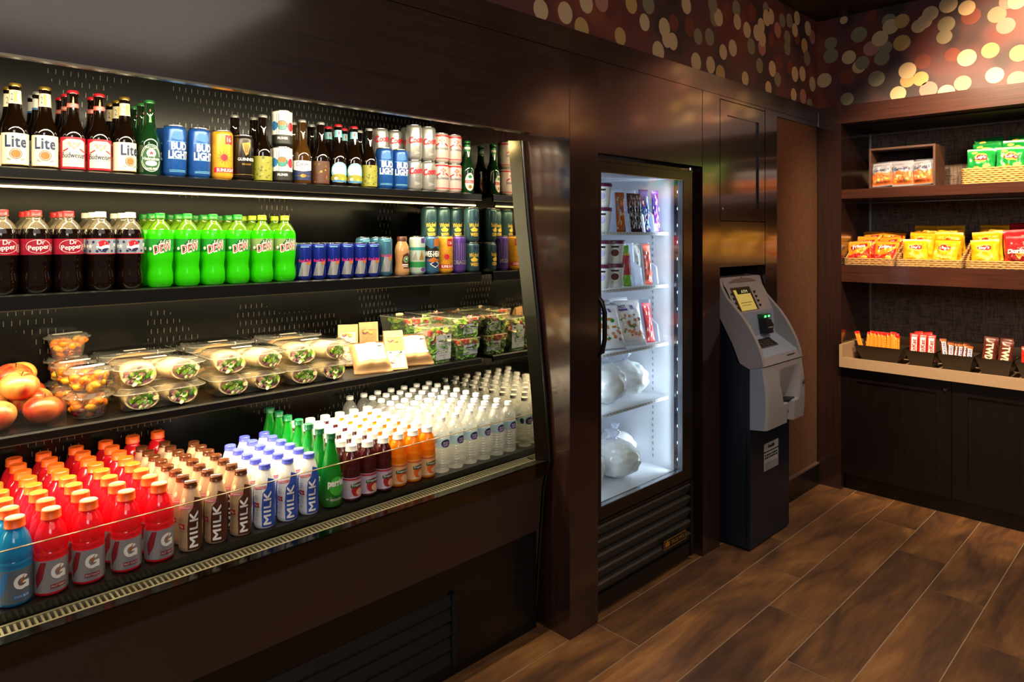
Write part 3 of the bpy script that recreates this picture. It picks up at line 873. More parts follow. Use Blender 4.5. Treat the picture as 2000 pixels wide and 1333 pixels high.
m.add(v, [(2*i, 2*i+1, 2*i+3, 2*i+2) for i in range(3, len(face)-1)], AGR2)
m.add(v, [(2*i, 2*i+1, 2*i+3, 2*i+2) for i in range(3)], AGR)
m.box(-.205, .205, 1.80-1.63, 1.88-1.63, 1.21, 1.379, AGR)
m.prism([AY(p) for p in [(1.558, .945), (1.575, .985), (1.633, .99), (1.633, .925)]], 0, -.205, .205, AGR)
# brow above the screen, camera eye
m.loft([[(-.15, 1.7955-1.63, 1.352), (.16, 1.7955-1.63, 1.352), (.10, 1.7985-1.63, 1.366), (0, 1.7995-1.63, 1.370), (-.08, 1.7985-1.63, 1.366)],
        [(-.15, 1.787-1.63, 1.350), (.16, 1.787-1.63, 1.350), (.10, 1.790-1.63, 1.366), (0, 1.791-1.63, 1.370), (-.08, 1.790-1.63, 1.366)]], pm('brow plastic', '#6f6561', .5), False)
m.blob((0, 1.795-1.63, 1.3705), (.006, .006, .005), CHROME, 10, 6)
hs = m.build('housing', AT)
# screen plane frame: from (1.778,1.328) to (1.712,1.195)
sv = Vector((0, 1.778-1.712, 1.328-1.195)).normalized()
so = Vector((0, (1.778+1.712)/2-1.63, (1.328+1.195)/2))
def on_face(mb, D, o, eps=.0006): D.flat(mb, o, (1, 0, 0), tuple(sv), eps)
D = Decal(); D.rect(-.005, 0, .40, .142, AGR, 0).rect(-.06, .002, .215, .134, BLK, 1)
m = MB(); on_face(m, D, so); m.build('screen_bezel', hs)
SCRN = emis('lit yellow screen', '#d8b45a', .75); SCRD = emis('dark screen band', '#3a3014', .4); SCRW = emis('pale screen lettering', '#efe6b0', .8)
D = Decal(); D.rect(-.06, -.004, .170, .118, SCRN, 2).rect(-.045, .042, .14, .026, SCRD, 3).text('ATM', -.035, .042, .07, .017, SCRW, 4).rect(-.06, -.02, .12, .004, pm('screen line', '#a08038', .5), 4)
D.rect(-.07, -.035, .10, .003, pm('screen line', '#a08038', .5), 4)
m = MB(); on_face(m, D, so); m.build('screen', hs)
for k in range(4):
    for sx, xx in ((-1, -.172), (1, .075)):
        m = MB(); c = so+sv*(.035-.026*k); m.box(xx-.008, xx+.008, c.y-.006, c.y+.004, c.z-.006, c.z+.006, BLK); m.build('button', hs)
m = MB(); m.loft([[(.02, .085, 1.155), (.10, .085, 1.155), (.10, .085, 1.072), (.02, .085, 1.072)], [(.025, .035, 1.150), (.085, .035, 1.150), (.085, .022, 1.078), (.025, .022, 1.078)]], pm('card reader plastic', '#1c1c1e', .35), False)
m.blob((.103, .05, 1.11), (.018, .02, .026), pm('card reader plastic', '#1c1c1e', .35), 12, 8); m.box(.03, .08, .018, .03, 1.108, 1.112, AGR)
m.build('card_reader', hs)
m = MB(); m.box(.012, .10, .045, .085, 1.156, 1.178, pm('green lens', '#0c5a28', .3)); e = emis('green indicator', '#4dff7a', 3.2)
m.box(.024, .044, .0435, .046, 1.162, 1.172, e); m.box(.066, .086, .0435, .046, 1.162, 1.172, e); m.build('indicator_light', hs)
kp = MB(); kp.box(-.135, .055, -.0, .062, 0, .004, pm('keypad plate', '#5a5550', .4))
for r in range(4):
    for c_ in range(4):
        kp.box(-.125+c_*.045, -.125+c_*.045+.032, .004+r*.0145, .004+r*.0145+.0105, .004, .0075, pm('keypad key', '#24221f', .4, metal=.3))
kp = kp.build('keypad', hs); kp.location = (.02, 1.622-1.63, 1.017); kp.rotation_euler = (.5619, 0, 0)
m = MB(); m.box(.06, .15, -.064, -.06, .966, .972, BLK); m.build('receipt_slot', hs)
# bulging lower cover with a hollow for the notes
def cover():
    m = MB(); nx, nz = 56, 60; z0, z1 = .628, .941
    def fy(z):
        t = (z-z0)/(z1-z0); return 1.546-.012*math.sin(PI*min(1, t*1.05))+.010*t
    V = []
    for j in range(nz+1):
        z = z0+(z1-z0)*j/nz
        for i in range(nx+1):
            x = -.232+.464*i/nx
            y = fy(z)
            xc = .045
            if .735 < z < .915:
                t = (.915-z)/(.18); half = .145-.055*t
                d = max(0, 1-abs(x-xc)/half)
                y += .062*t*min(1, d*2.2)
            if z <= .735 and abs(x-xc) < .030: y += .028
            e = min(x+.232, .232-x)
            if e < .02: y += .010*(1-e/.02)**2
            V.append((x, y-1.63, z))
    F = [(j*(nx+1)+i, j*(nx+1)+i+1, (j+1)*(nx+1)+i+1, (j+1)*(nx+1)+i) for j in range(nz) for i in range(nx)]
    m.add(V, F, AGR, True)
    for sx in (-1, 1):
        ed = [(sx*.232, V[j*(nx+1)+(0 if sx < 0 else nx)][1], z0+(z1-z0)*j/nz) for j in range(nz+1)]
        pts = ed+[(sx*.232, .0, z1-.016), (sx*.232, 0, z0-.008)]
        m.add(pts, [tuple(range(len(pts)))[::sx]], AGR2)
    bt = [(V[i][0], V[i][1], z0) for i in range(nx+1)]+[(.232, 0, z0-.008), (-.232, 0, z0-.008)]
    m.add(bt, [tuple(range(len(bt)))[::-1]], AGR)
    tp = [(V[nz*(nx+1)+i][0], V[nz*(nx+1)+i][1], z1) for i in range(nx+1)]+[(.232, 0, z1-.016), (-.232, 0, z1-.016)]
    m.add(tp, [tuple(range(len(tp)))], BLK)
    return m
cv = cover().build('lower_cover', AT)
m = MB(); m.box(-.04, .13, -.075, -.035, .728, .742, BLK); m.build('cash_slot', cv)
m = MB(); m.lathe([(0, 0), (.011, 0), (.011, .004), (.007, .005), (0, .003)], pm('grey lock', '#77736e', .3, metal=.6), 18); o = m.build('lock', cv); o.location = (.195, -.0925, .815); o.rotation_euler = (PI/2, 0, 0)
m = MB(); m.box(.035, .06, -.070, -.058, .668, .68, BLK); m.build('label_slot', cv)
D = Decal(); STK = pm('silver sticker', '#a9aaa6', .45)
D.rect(0, .062, .17, .042, STK, 1).rect(0, -.012, .17, .094, STK, 1).rect(-.03, .064, .012, .02, BLK, 2).rect(-.008, .06, .026, .012, BLK, 2).rect(.022, .062, .03, .015, BLK, 2)
for k in range(14): D.rect(-.068+(k%7)*.022, .020-.014*(k//7), .013+.004*(k%3), .009, BLK, 2)
for k in range(5): D.rect(0, -.022-.0075*k, .15, .0022, BLK, 2)
m = MB(); D.flat(m, (0, 0, 0), (1, 0, 0), (0, 0, 1), .0004); o = m.build('sticker', cb); o.location = (.005, -.0005, .43)
# ================================================================ drinks
ORD = ['front', 'second', 'third', 'fourth', 'fifth', 'sixth', 'seventh', 'eighth', 'ninth']
def prof_scale(P, kr, kz): return [(p[0]*kr, p[1]*kz) + tuple(p[2:]) for p in P]

def crown_cap(mat, z=.218):
    m = MB()
    m.lathe([(.0154, z), (.0152, z+.0035), (.0138, z+.0075), (.0128, z+.0092), (0, z+.0096)], mat, 42, rib=(z-.001, z+.0045, .0014))
    return m
def screw_cap(mat, r, z, h, top=.0, segs=40, ribs=.0005):
    m = MB()
    m.lathe([(r*1.03, z), (r*1.03, z+.002), (r, z+.0028), (r, z+h-.0015), (r-.0015, z+h), (r*.8, z+h-top), (0, z+h-top)], mat, segs, rib=(z+.0025, z+h-.001, ribs))
    return m

# ---- long-neck beer bottle
BEERP = [(0, 0.001), (.026, .0), (.0300, .004), (.0305, .010), (.0305, .098), (.0298, .108), (.0272, .118), (.0225, .130), (.0180, .143), (.0158, .158), (.0142, .180), (.0130, .210), (.0145, .212), (.0145, .219)]
AMBER = pm('amber bottle glass', '#0e0602', .04, spec=.8); GREEN_G = pm('green bottle glass', '#0c2b12', .05, spec=.8); SMOKE = pm('clear bottle glass over beer', '#3a2409', .05, spec=.8)
CREAM = pm('cream label paper', '#e6dcbe', .5); REDP = pm('red label print', '#b5172a', .4); NAVYP = pm('navy print', '#1c2a52', .4)
GOLDP = pm('gold foil print', '#b98f3e', .3, metal=.5); ORNG = pm('copper print', '#b06326', .4); BLUEP = pm('bright blue print', '#2f6fae', .4)
SILV = pm('silver label print', '#b9b9bb', .28, metal=.6); GREENP = pm('green print', '#1f7a3c', .4); YELP = pm('yellow print', '#e2b93a', .4)
TEALP = pm('teal print', '#2f7f7a', .4); TURQ = pm('pale turquoise print', '#79c0cc', .4); PINKP = pm('magenta print', '#c8246a', .4); PURP = pm('purple print', '#5c3a8c', .4)
GREYP = pm('grey print', '#8b8886', .45); LIME = pm('yellow green print', '#85852a', .45); BRNP = pm('brown print', '#4a2a18', .45); TANP = pm('tan print', '#b79a72', .45)

def beer(capm, glass, lab, necklab=None, name='beer_bottle'):
    b = MB(); b.lathe(BEERP, glass, 32)
    lb = MB(); lab.shift(-.016).wrap(lb, BEERP, turn=0)
    parts = [('body', b.mesh('body'), None, []), ('crown_cap', crown_cap(capm).mesh('crown_cap'), None, []), ('label', lb.mesh('label'), None, [])]
    if necklab:
        nl = MB(); necklab.wrap(nl, BEERP, us=.008); parts.append(('neck_label', nl.mesh('neck_label'), None, []))
    return Kind(name, 'bottle', parts)
GCAP = pm('gold crown cap', '#b8963c', .25, metal=.8); RCAP = pm('red crown cap', '#c21f2c', .3, metal=.3); WCAP = pm('silver crown cap', '#b4b4ae', .25, metal=.7); GRCAP = pm('green crown cap', '#2a7a3a', .3, metal=.4)
FW = .0305*2*PI
def lite_label():
    D = Decal(); D.rect(0, .066, .120, .084, CREAM, 0).rect(0, .025, .12, .0015, GOLDP, 1)
    D.text('Lite', 0, .086, .048, .030, NAVYP, 2, bold=.045, spacing=1.12)
    D.disc(0, .053, .0145, .0145, GOLDP, 1).disc(0, .053, .013, .013, NAVYP, 2).ring(0, .053, .0118, .0118, .0012, CREAM, 3).disc(0, .053, .0095, .0095, ORNG, 4)
    D.poly([(-.018, .043), (-.010, .038), (-.011, .034), (-.021, .038)], GREYP, 1).poly([(.018, .043), (.010, .038), (.011, .034), (.021, .038)], GREYP, 1)
    return D
def lite_neck():
    D = Decal(); D.rect(0, .190, .19, .036, CREAM, 0).rect(.0, .190, .017, .030, YELP, 1).text('2', -.017, .190, .011, .018, NAVYP, 2)
    return D
def bud_label():
    D = Decal(); D.rect(0, .066, .13, .088, REDP, 0)
    D.poly([(-.030, .028), (.030, .028), (.030, .098), (.018, .104), (-.018, .104), (-.030, .098)], CREAM, 1)
    for x, y in ((0, .092), (-.008, .086), (.008, .086), (0, .080), (-.012, .093), (.012, .093)):
        D.poly([(x-.006, y), (x, y-.006), (x+.006, y), (x, y+.006)], GREYP, 2)
    D.poly([(-.029, .072), (-.014, .080), (-.013, .076), (-.027, .068)], REDP, 2).poly([(.029, .072), (.014, .080), (.013, .076), (.027, .068)], REDP, 2)
    D.text('Budweiser', 0, .060, .060, .016, NAVYP, 3, bold=.03)
    for k in range(3): D.rect(0, .049-.006*k, .04, .0011, GREYP, 2)
    return D
def bud_neck():
    D = Decal(); D.rect(0, .1845, .19, .013, REDP, 0).rect(0, .1845, .09, .0014, CREAM, 1).rect(0, .188, .09, .0008, CREAM, 1).rect(0, .181, .09, .0008, CREAM, 1)
    D.poly([(-.005, .190), (.005, .190), (.0015, .209), (-.0015, .209)], GOLDP, 0)
    return D
def hein_label():
    D = Decal(); G = pm('label dark green', '#0f4a20', .4)
    D.disc(0, .068, .030, .041, WHITE, 0, 30).disc(0, .068, .0285, .0395, G, 1, 30).ring(0, .068, .026, .036, .001, WHITE, 2).disc(0, .082, .0125, .013, WHITE, 2).star(0, .082, .008, REDP, 3)
    D.rect(0, .066, .064, .0125, G, 3).text('Heineken', 0, .066, .048, .010, WHITE, 4, bold=.02)
    D.disc(0, .052, .016, .008, WHITE, 2).text('LAGER BEER', 0, .036, .034, .006, WHITE, 3).text('PREMIUM QUALITY', 0, .1005, .036, .005, WHITE, 3, arc=-.004)
    return D
def hein_neck():
    D = Decal(); D.star(0, .196, .006, REDP, 1).poly([(-.007, .160), (.007, .160), (.003, .186), (-.003, .186)], pm('label mid green', '#3c9a44', .4), 0)
    return D
def hop_label(a, b):
    D = Decal(); D.rect(0, .062, .13, .080, a, 0)
    rg = random.Random(2)
    for k in range(60): D.disc(rg.uniform(-.05, .05), rg.uniform(.026, .098), rg.uniform(.002, .005), rg.uniform(.002, .005), b[k % len(b)], 1+(k % 3), 7)
    D.rect(-.043, .062, .02, .076, BRNP, 4); return D
def corona_label():
    D = Decal(); D.poly([(-.05, .075), (.05, .075), (.05, .030), (-.05, .030)], NAVYP, 0).poly([(-.048, .098), (.048, .098), (.048, .068), (.0, .060), (-.048, .068)], WHITE, 1)
    D.text('Corona', 0, .086, .05, .016, NAVYP, 2, shear=.2, bold=.02).text('Extra', .002, .073, .028, .009, NAVYP, 2).rect(0, .045, .06, .001, GOLDP, 2).disc(0, .045, .010, .006, GOLDP, 2)
    return D
def kona_label():
    D = Decal(); D.disc(0, .07, .034, .034, TURQ, 0, 24).disc(-.003, .075, .026, .022, WHITE, 1).text('BIG', -.002, .086, .022, .009, TEALP, 2).text('WAVE', -.002, .076, .03, .009, TEALP, 2)
    D.disc(0, .045, .036, .016, LIME, 2).disc(.010, .042, .006, .005, YELP, 3).disc(-.014, .044, .006, .005, WHITE, 3).rect(0, .0345, .055, .007, BLUEP, 3); return D
def kona_neck():
    D = Decal(); D.rect(0, .193, .17, .026, TURQ, 0).disc(0, .195, .006, .007, REDP, 1); return D
def stella_label():
    D = Decal(); D.disc(0, .066, .022, .038, WHITE, 0, 26).disc(0, .066, .0205, .0365, GOLDP, 1, 26).disc(0, .066, .019, .035, WHITE, 2, 26).rect(0, .067, .044, .013, REDP, 3).text('STELLA', 0, .067, .036, .008, WHITE, 4).disc(0, .088, .009, .007, GREENP, 3).disc(0, .045, .009, .008, GOLDP, 3); return D
def stella_neck():
    D = Decal(); D.rect(0, .196, .17, .03, GREENP, 0).rect(0, .196, .17, .010, WHITE, 1); return D
K_LITE = beer(GCAP, AMBER, lite_label(), lite_neck()); K_BUD = beer(RCAP, AMBER, bud_label(), bud_neck()); K_HEIN = beer(GRCAP, GREEN_G, hein_label(), hein_neck())
OLV = pm('olive print', '#5a5c1c', .45); OLV2 = pm('pale olive print', '#9a9a48', .45); MAR = pm('maroon print', '#5c2018', .45)
K_HOP = beer(WCAP, AMBER, hop_label(LIME, [OLV, OLV2, LIME, OLV])); K_CORONA = beer(WCAP, SMOKE, corona_label()); K_LAGER = beer(WCAP, AMBER, hop_label(BRNP, [MAR, OLV, GOLDP, BRNP, MAR]))
K_KONA = beer(RCAP, AMBER, kona_label(), kona_neck()); K_STELLA = beer(GRCAP, GREEN_G, stella_label(), stella_neck()); K_PLAIN = beer(WCAP, AMBER, hop_label(BRNP, [BRNP]))
wn = Decal(); wn.rect(0, .193, .17, .028, WHITE, 0).rect(.0, .193, .006, .028, REDP, 1).rect(0, .178, .17, .006, BLUEP, 1)
K_WHITEN = beer(WCAP, AMBER, hop_label(WHITE, [BLUEP]), wn)

# ---- cans
def can(r, h, base, D, name='beverage_can', mat2=None):
    P = [(0, .003), (r*.70, .003), (r*.74, 0), (r*.80, .001), (r*.97, .010), (r, .014), (r, h-.014), (r*.985, h-.0105), (r*.92, h-.006), (r*.86, h-.004)]
    b = MB(); b.lathe(P, base, 36)
    if D: D.wrap(b, r, eps=.00012)
    l = MB(); l.lathe([(r*.855, h-.0045), (r*.88, h-.0035), (r*.89, h-.001), (r*.88, h), (r*.84, h), (r*.82, h-.0035), (r*.1, h-.0035), (0, h-.0035)], ALU, 36)
    l.disc = None
    l.box(-.004, .004, -.012, .005, h-.0033, h-.0022, ALU)
    return Kind(name, 'can', [('can_body', b.mesh('can_body'), None, []), ('can_lid', l.mesh('can_lid'), None, [])])
CB = pm('blue can enamel', '#1f4f9c', .25, metal=.35, var=.12, vscale=90)
D = Decal(); D.text('BUD', .004, .094, .046, .022, WHITE, 2, bold=.05).text('LIGHT', .004, .068, .062, .022, WHITE, 2, bold=.05).rect(0, .108, .06, .0012, TURQ, 1).rect(0, .055, .06, .0012, TURQ, 1).poly([(-.02, .118), (.0, .112), (.02, .118), (.014, .138), (-.014, .138)], BLUEP, 1).rect(0, .02, .05, .001, TURQ, 1).rect(0, .016, .05, .001, TURQ, 1)
K_BLUE = can(.0335, .158, CB, D)
D = Decal(); D.rect(.012, .128, .026, .030, REDP, 1).text('16', .012, .128, .014, .014, WHITE, 2)
for k in range(12): D.poly([(-.004+.012*math.cos(k*PI/6), .070+.012*math.sin(k*PI/6)), (-.004+.028*math.cos(k*PI/6+.1), .070+.03*math.sin(k*PI/6+.1)), (-.004+.012*math.cos(k*PI/6+.3), .070+.012*math.sin(k*PI/6+.3))], ORNG, 1)
D.disc(-.004, .070, .011, .011, REDP, 2).rect(.006, .03, .085, .016, REDP, 2).text('SUNLIGHT', .004, .030, .062, .011, WHITE, 3, bold=.03)
K_SUN = can(.033, .158, pm('yellow orange can enamel', '#dc9e2c', .28, metal=.3, var=.2, vscale=40), D)
D = Decal(); D.poly([(-.013, .122), (.010, .126), (.014, .120), (.006, .088), (-.002, .082), (-.010, .104)], GOLDP, 1)
for k in range(4): D.poly([(-.008+.005*k, .119), (-.0065+.005*k, .119), (-.0025+.0025*k, .092), (-.004+.0025*k, .092)], BLK, 2)
D.text('GUINNESS', .002, .070, .058, .010, WHITE, 2, bold=.02).text('DRAUGHT', .002, .054, .03, .006, GOLDP, 2).rect(0, .02, .16, .001, GOLDP, 1)
K_STOUT = can(.0325, .150, pm('black can enamel', '#1a1613', .25, metal=.3), D)
D = Decal(); D.rect(0, .100, .208, .038, WHITE, 0).rect(0, .046, .208, .07, WHITE, 0).rect(0, .025, .208, .03, BLK, 1).disc(-.03, .070, .014, .016, BLUEP, 1).disc(.032, .068, .013, .016, REDP, 1).disc(0, .072, .0175, .0175, BLK, 2).disc(0, .072, .016, .016, TEALP, 3).disc(0, .078, .0135, .0085, ORNG, 4).text('PILSNER', .002, .028, .034, .008, WHITE, 3, bold=.03)
K_PIL = can(.0335, .124, BLK, D)
D = Decal(); D.text('Coors', .003, .080, .062, .024, REDP, 3, rot=.12, shear=.3, bold=.07).text('LIGHT', .004, .058, .034, .009, SILV, 2).disc(.002, .028, .02, .010, GREYP, 1, 3)
K_CLT = can(.0335, .140, pm('silver can enamel', '#b9b9b6', .25, metal=.7), D); K_CL = can(.0335, .122, pm('silver can enamel', '#b9b9b6', .25, metal=.7), D)
D = Decal(); D.rect(0, .109, .208, .007, REDP, 1).rect(0, .016, .208, .004, REDP, 1).text('Budweiser', .002, .058, .058, .013, NAVYP, 3, bold=.02).poly([(-.03, .070), (-.012, .080), (-.01, .074), (-.028, .064)], REDP, 2).poly([(.03, .070), (.012, .080), (.01, .074), (.028, .064)], REDP, 2)
for x, y in ((0, .095), (-.008, .089), (.008, .089), (0, .083), (0, .074)): D.poly([(x-.006, y), (x, y-.006), (x+.006, y), (x, y+.006)], pm('rose print', '#c07068', .4), 2)
K_BUDC = can(.0335, .122, pm('rosy silver can enamel', '#d6c6bf', .28, metal=.35), D)
RBB = pm('energy can blue', '#1d2f94', .22, metal=.5)
def rb_decal(h, top, s):
    D = Decal()
    D.poly([(-.010*s, h*.50), (.022*s, h*.50), (.012*s, h*.12), (-.024*s, h*.12)], SILV, 0).poly([(-.050*s, h*.50), (-.07*s, h*.50), (-.08*s, h*.12), (-.045*s, h*.12)], SILV, 0)
    D.text('Red Bull', .002, h*.53, .046*s, .011*s, PINKP, 2, bold=.03).poly([(.004, h*.47), (.024, h*.52), (.024, h*.43), (.010, h*.42)], ORNG, 3).rect(0, h*.9, .03, .003, TURQ, 1)
    return D
K_RB = can(.0262, .131, RBB, rb_decal(.131, 0, 1.0)); K_RBT = can(.0285, .152, pm('energy can pale teal', '#3f6f8c', .25, metal=.4), rb_decal(.152, 0, 1.0))
D = Decal(); D.rect(.02, .138, .022, .022, PURP, 1).rect(0, .105, .207, .012, TEALP, 1).poly([(.0, .060), (.022, .060), (.012, .100)], GOLDP, 2).poly([(-.028, .06), (-.006, .06), (-.012, .095)], GREYP, 2).rect(0, .042, .207, .022, GREENP, 1).disc(.02, .022, .012, .008, PURP, 2)
K_MINT = can(.0325, .155, pm('white teal can enamel', '#b8ccc4', .28, metal=.3), D)
D = Decal(); D.rect(.016, .130, .028, .032, ORNG, 1).poly([(-.05, .105), (-.03, .118), (-.01, .104), (.01, .112), (.03, .10), (.05, .1), (.05, .065), (-.05, .065)], BLK, 1).text('WEE-HEAVY', .004, .083, .085, .022, WHITE, 3, bold=.04).poly([(-.03, .055), (0, .070), (.03, .055), (0, .048)], ORNG, 3).poly([(-.016, .042), (.008, .055), (.03, .042), (.008, .026)], WHITE, 2).poly([(-.012, .042), (.008, .052), (.026, .042), (.008, .030)], NAVYP, 3)
K_WEE = can(.0325, .157, pm('steel blue can enamel', '#3c6a8e', .28, metal=.3), D)
D = Decal(); D.text('DRAGON', .003, .045, .07, .018, SILV, 2, bold=.03)
for k in range(9): D.rect(-.04+k*.01, .09, .0012, .07, GREYP, 1)
K_PUR = can(.0325, .157, pm('violet can enamel', '#5a3f94', .26, metal=.35), D)
D = Decal(); D.text('Wicked', .003, .075, .046, .018, YELP, 2, rot=.1, shear=.3, bold=.02).poly([(-.016, .056), (.0, .066), (.02, .056), (.014, .046), (-.01, .046)], YELP, 2).text('WEED', .003, .034, .036, .014, YELP, 2, bold=.04).rect(.006, .104, .012, .014, NAVYP, 1)
TEALCAN = pm('grey teal can enamel', '#34535a', .26, metal=.4)
K_TEAL = can(.0335, .128, TEALCAN, D); K_TEALT = can(.0335, .150, TEALCAN, D)
CP = [(0, .001), (.024, 0), (.0285, .005), (.029, .02), (.0255, .045), (.0275, .075), (.029, .095), (.026, .115), (.0185, .132), (.0175, .137)]
b = MB(); b.lathe(CP, liquid('milky coffee', '#b98a5c', .15), 32)
lb = MB(); D = Decal(); D.poly([(-.002, .082), (.018, .09), (.034, .082), (.034, .028), (.0, .028), (-.008, .055)], BRNP, 0).disc(.012, .064, .012, .012, WHITE, 1).disc(.012, .064, .0108, .0108, GREENP, 2).star(.012, .066, .006, WHITE, 3).rect(.010, .043, .03, .004, WHITE, 1).rect(.010, .036, .024, .002, WHITE, 1)
D.wrap(lb, CP, eps=.0002)
cpm = MB(); cpm.lathe([(.0195, .136), (.0195, .152), (.018, .154), (0, .154)], pm('brown coffee cap', '#4a2415', .35), 36)
K_COF = Kind('coffee_bottle', 'bottle', [('body', b.mesh('body'), None, []), ('cap', cpm.mesh('cap'), None, []), ('label', lb.mesh('label'), None, [])])

# ---- soda bottles
def soda(liq, clr, capm, D, fill=.176, grip=True):
    P = [(0, .004, liq), (.018, .0), (.030, .003), (.0355, .012), (.0365, .026), (.0360, .042), (.0335, .058), (.0335, .070), (.0355, .084), (.0365, .094), (.0365, .158), (.0355, .166), (.0325, .1755), (.0325, .1756, clr), (.028, .185), (.020, .196), (.0135, .2025), (.0128, .2075), (.0155, .208), (.0155, .210), (.0128, .2105), (.0128, .213)]
    b = MB(); b.lathe(P, liq, 32)
    lb = MB(); D.wrap(lb, .0366, eps=.00015)
    return Kind('soda_bottle', 'bottle', [('body', b.mesh('body'), None, []), ('cap', screw_cap(capm, .0143, .2105, .0155).mesh('cap'), None, []), ('label', lb.mesh('label'), None, [])])
COLA = pm('dark cola behind plastic', '#0d0503', .05, spec=.8)
DEW = liquid('bright green soda', '#35d80a', .36); DEWN = clear('yellow green soda neck', '#b8dc50', .35, '#a4d83c', 2.2, .05)
CLN = clear('soda bottle neck', '#f3ead2', .14, '#fff4d8', 2.2, .05)
C_RED = pm('red plastic cap', '#c7242c', .35); C_WH = pm('white plastic cap', '#e6e2d8', .35); C_GR = pm('green plastic cap', '#0c7a26', .35); C_LIM = pm('lime plastic cap', '#93ad10', .35); C_OR = pm('orange plastic cap', '#dc5410', .38)
WINE = pm('wine red label film', '#8e1730', .28)
D = Decal(); D.rect(0, .127, .2296, .043, WINE, 0).text('Dr', .004, .1395, .018, .012, WHITE, 2, bold=.03).text('Pepper', 0, .124, .050, .017, WHITE, 2, bold=.03, rot=.1).ring(.0, .128, .031, .0185, .0008, WHITE, 1).ring(.038, .123, .010, .010, .001, WHITE, 1).text('23', .038, .123, .010, .009, WHITE, 2)
K_DRP = soda(COLA, CLN, C_RED, D)
D = Decal(); D.rect(0, .127, .2296, .041, pm('silver blue label film', '#a8b2c4', .25, metal=.4), 0).rect(0, .1485, .2296, .002, REDP, 1).rect(0, .1055, .2296, .002, REDP, 1)
D.disc(0, .127, .0168, .0168, WHITE, 2, 28).poly([(.0160*math.cos(a), .128+.0160*math.sin(a)) for a in [PI*(.05+.95*k/14) for k in range(15)]]+[(-.006, .126), (.004, .131)], REDP, 3)
D.poly([(.0155*math.cos(a), .126+.0155*math.sin(a)) for a in [PI*(1.08+.84*k/14) for k in range(15)]]+[(.006, .122), (-.004, .1185)], NAVYP, 3)
for x in (-.034, .036, -.045, .050): D.star(x, .127+.004*(x > 0), .0075, WHITE, 2)
for k in range(12): D.disc(-.055+k*.010, .113+.026*(k % 2), .004, .004, NAVYP, 1, 8)
K_PEP = soda(COLA, CLN, C_WH, D)
def dew_label(base):
    D = Decal(); D.rect(0, .127, .2296, .041, base, 0).poly([(-.03, .108), (.005, .112), (.040, .146), (.0, .146)], pm('deep green print', '#0f5a22', .35), 1)
    D.text('Mtn', .014, .1385, .034, .015, WHITE, 2, bold=.03, shear=.3, rot=.3).text('Mtn', .0145, .138, .032, .013, pm('deep green print', '#0f5a22', .35), 3, bold=0, shear=.3, rot=.3)
    D.text('DEW', .006, .1205, .056, .026, WHITE, 4, bold=.06, shear=.3, rot=.28).text('DEW', .0065, .1205, .053, .0215, REDP, 5, bold=.015, shear=.3, rot=.28).disc(-.03, .118, .005, .005, WHITE, 2, 10)
    return D
K_DEW = soda(DEW, DEWN, C_GR, dew_label(pm('green label film', '#1d8a2c', .3))); K_DEWL = soda(DEW, DEWN, C_LIM, dew_label(pm('grey green label film', '#7f9a5c', .3)))

# ---- sports drink
def sports(liq, grey, band):
    P = [(0, .003), (.028, 0), (.0345, .004), (.0362, .010), (.0362, .090), (.0348, .094), (.0362, .098), (.0362, .103), (.0345, .107), (.0362, .112), (.0362, .124), (.0350, .134), (.0315, .150), (.0255, .166), (.0200, .174), (.0185, .179), (.0185, .184)]
    b = MB(); b.lathe(P, liq, 32)
    D = Decal(); D.rect(0, .049, .2275, .078, grey, 0)
    gx, gy = .004, .058
    pts = [(.0165*math.cos(a), .0175*math.sin(a)) for a in [PI*(.22+1.6*k/18) for k in range(19)]]
    inn = [(.0085*math.cos(a), .0095*math.sin(a)) for a in [PI*(.26+1.5*k/18) for k in range(19)]]
    V = []; F = []
    for (o, i_) in zip(pts, inn): V += [(gx+o[0], gy+o[1]), (gx+i_[0], gy+i_[1])]
    for k in range(18): F.append((2*k, 2*k+2, 2*k+3, 2*k+1))
    D.it.append((V, F, WHITE, 2)); D.rect(gx+.0125, gy-.008, .008, .016, WHITE, 2).rect(gx+.008, gy-.001, .014, .005, WHITE, 3)
    D.poly([(gx+.008, gy+.020), (gx-.006, gy+.001), (gx-.001, gy+.001), (gx-.006, gy-.012), (gx+.006, gy+.004), (gx+.001, gy+.004)], ORNG, 4)
    D.rect(.004, .024, .034, .010, band, 2).text('FRUIT PUNCH' if band is not BLUEP else 'COOL BLUE', .004, .024, .03, .005, WHITE, 3)
    D.poly([(-.045, .02), (-.03, .045), (-.022, .085), (-.035, .085), (-.05, .05)], band, 1)
    lb = MB(); D.wrap(lb, .0363, eps=.00018)
    c = screw_cap(C_OR, .0212, .182, .022, .001, 44, .0008)
    return Kind('sports_drink_bottle', 'bottle', [('body', b.mesh('body'), None, []), ('cap', c.mesh('cap'), None, []), ('label', lb.mesh('label'), None, [])])
K_SRED = sports(liquid('red sports drink', '#e8182a', .36), pm('grey sleeve', '#8d8a8e', .35), pm('deep red band', '#8c1626', .4))
K_SBLU = sports(liquid('blue sports drink', '#1f8fc0', .5), pm('slate sleeve', '#5c6870', .35), BLUEP)

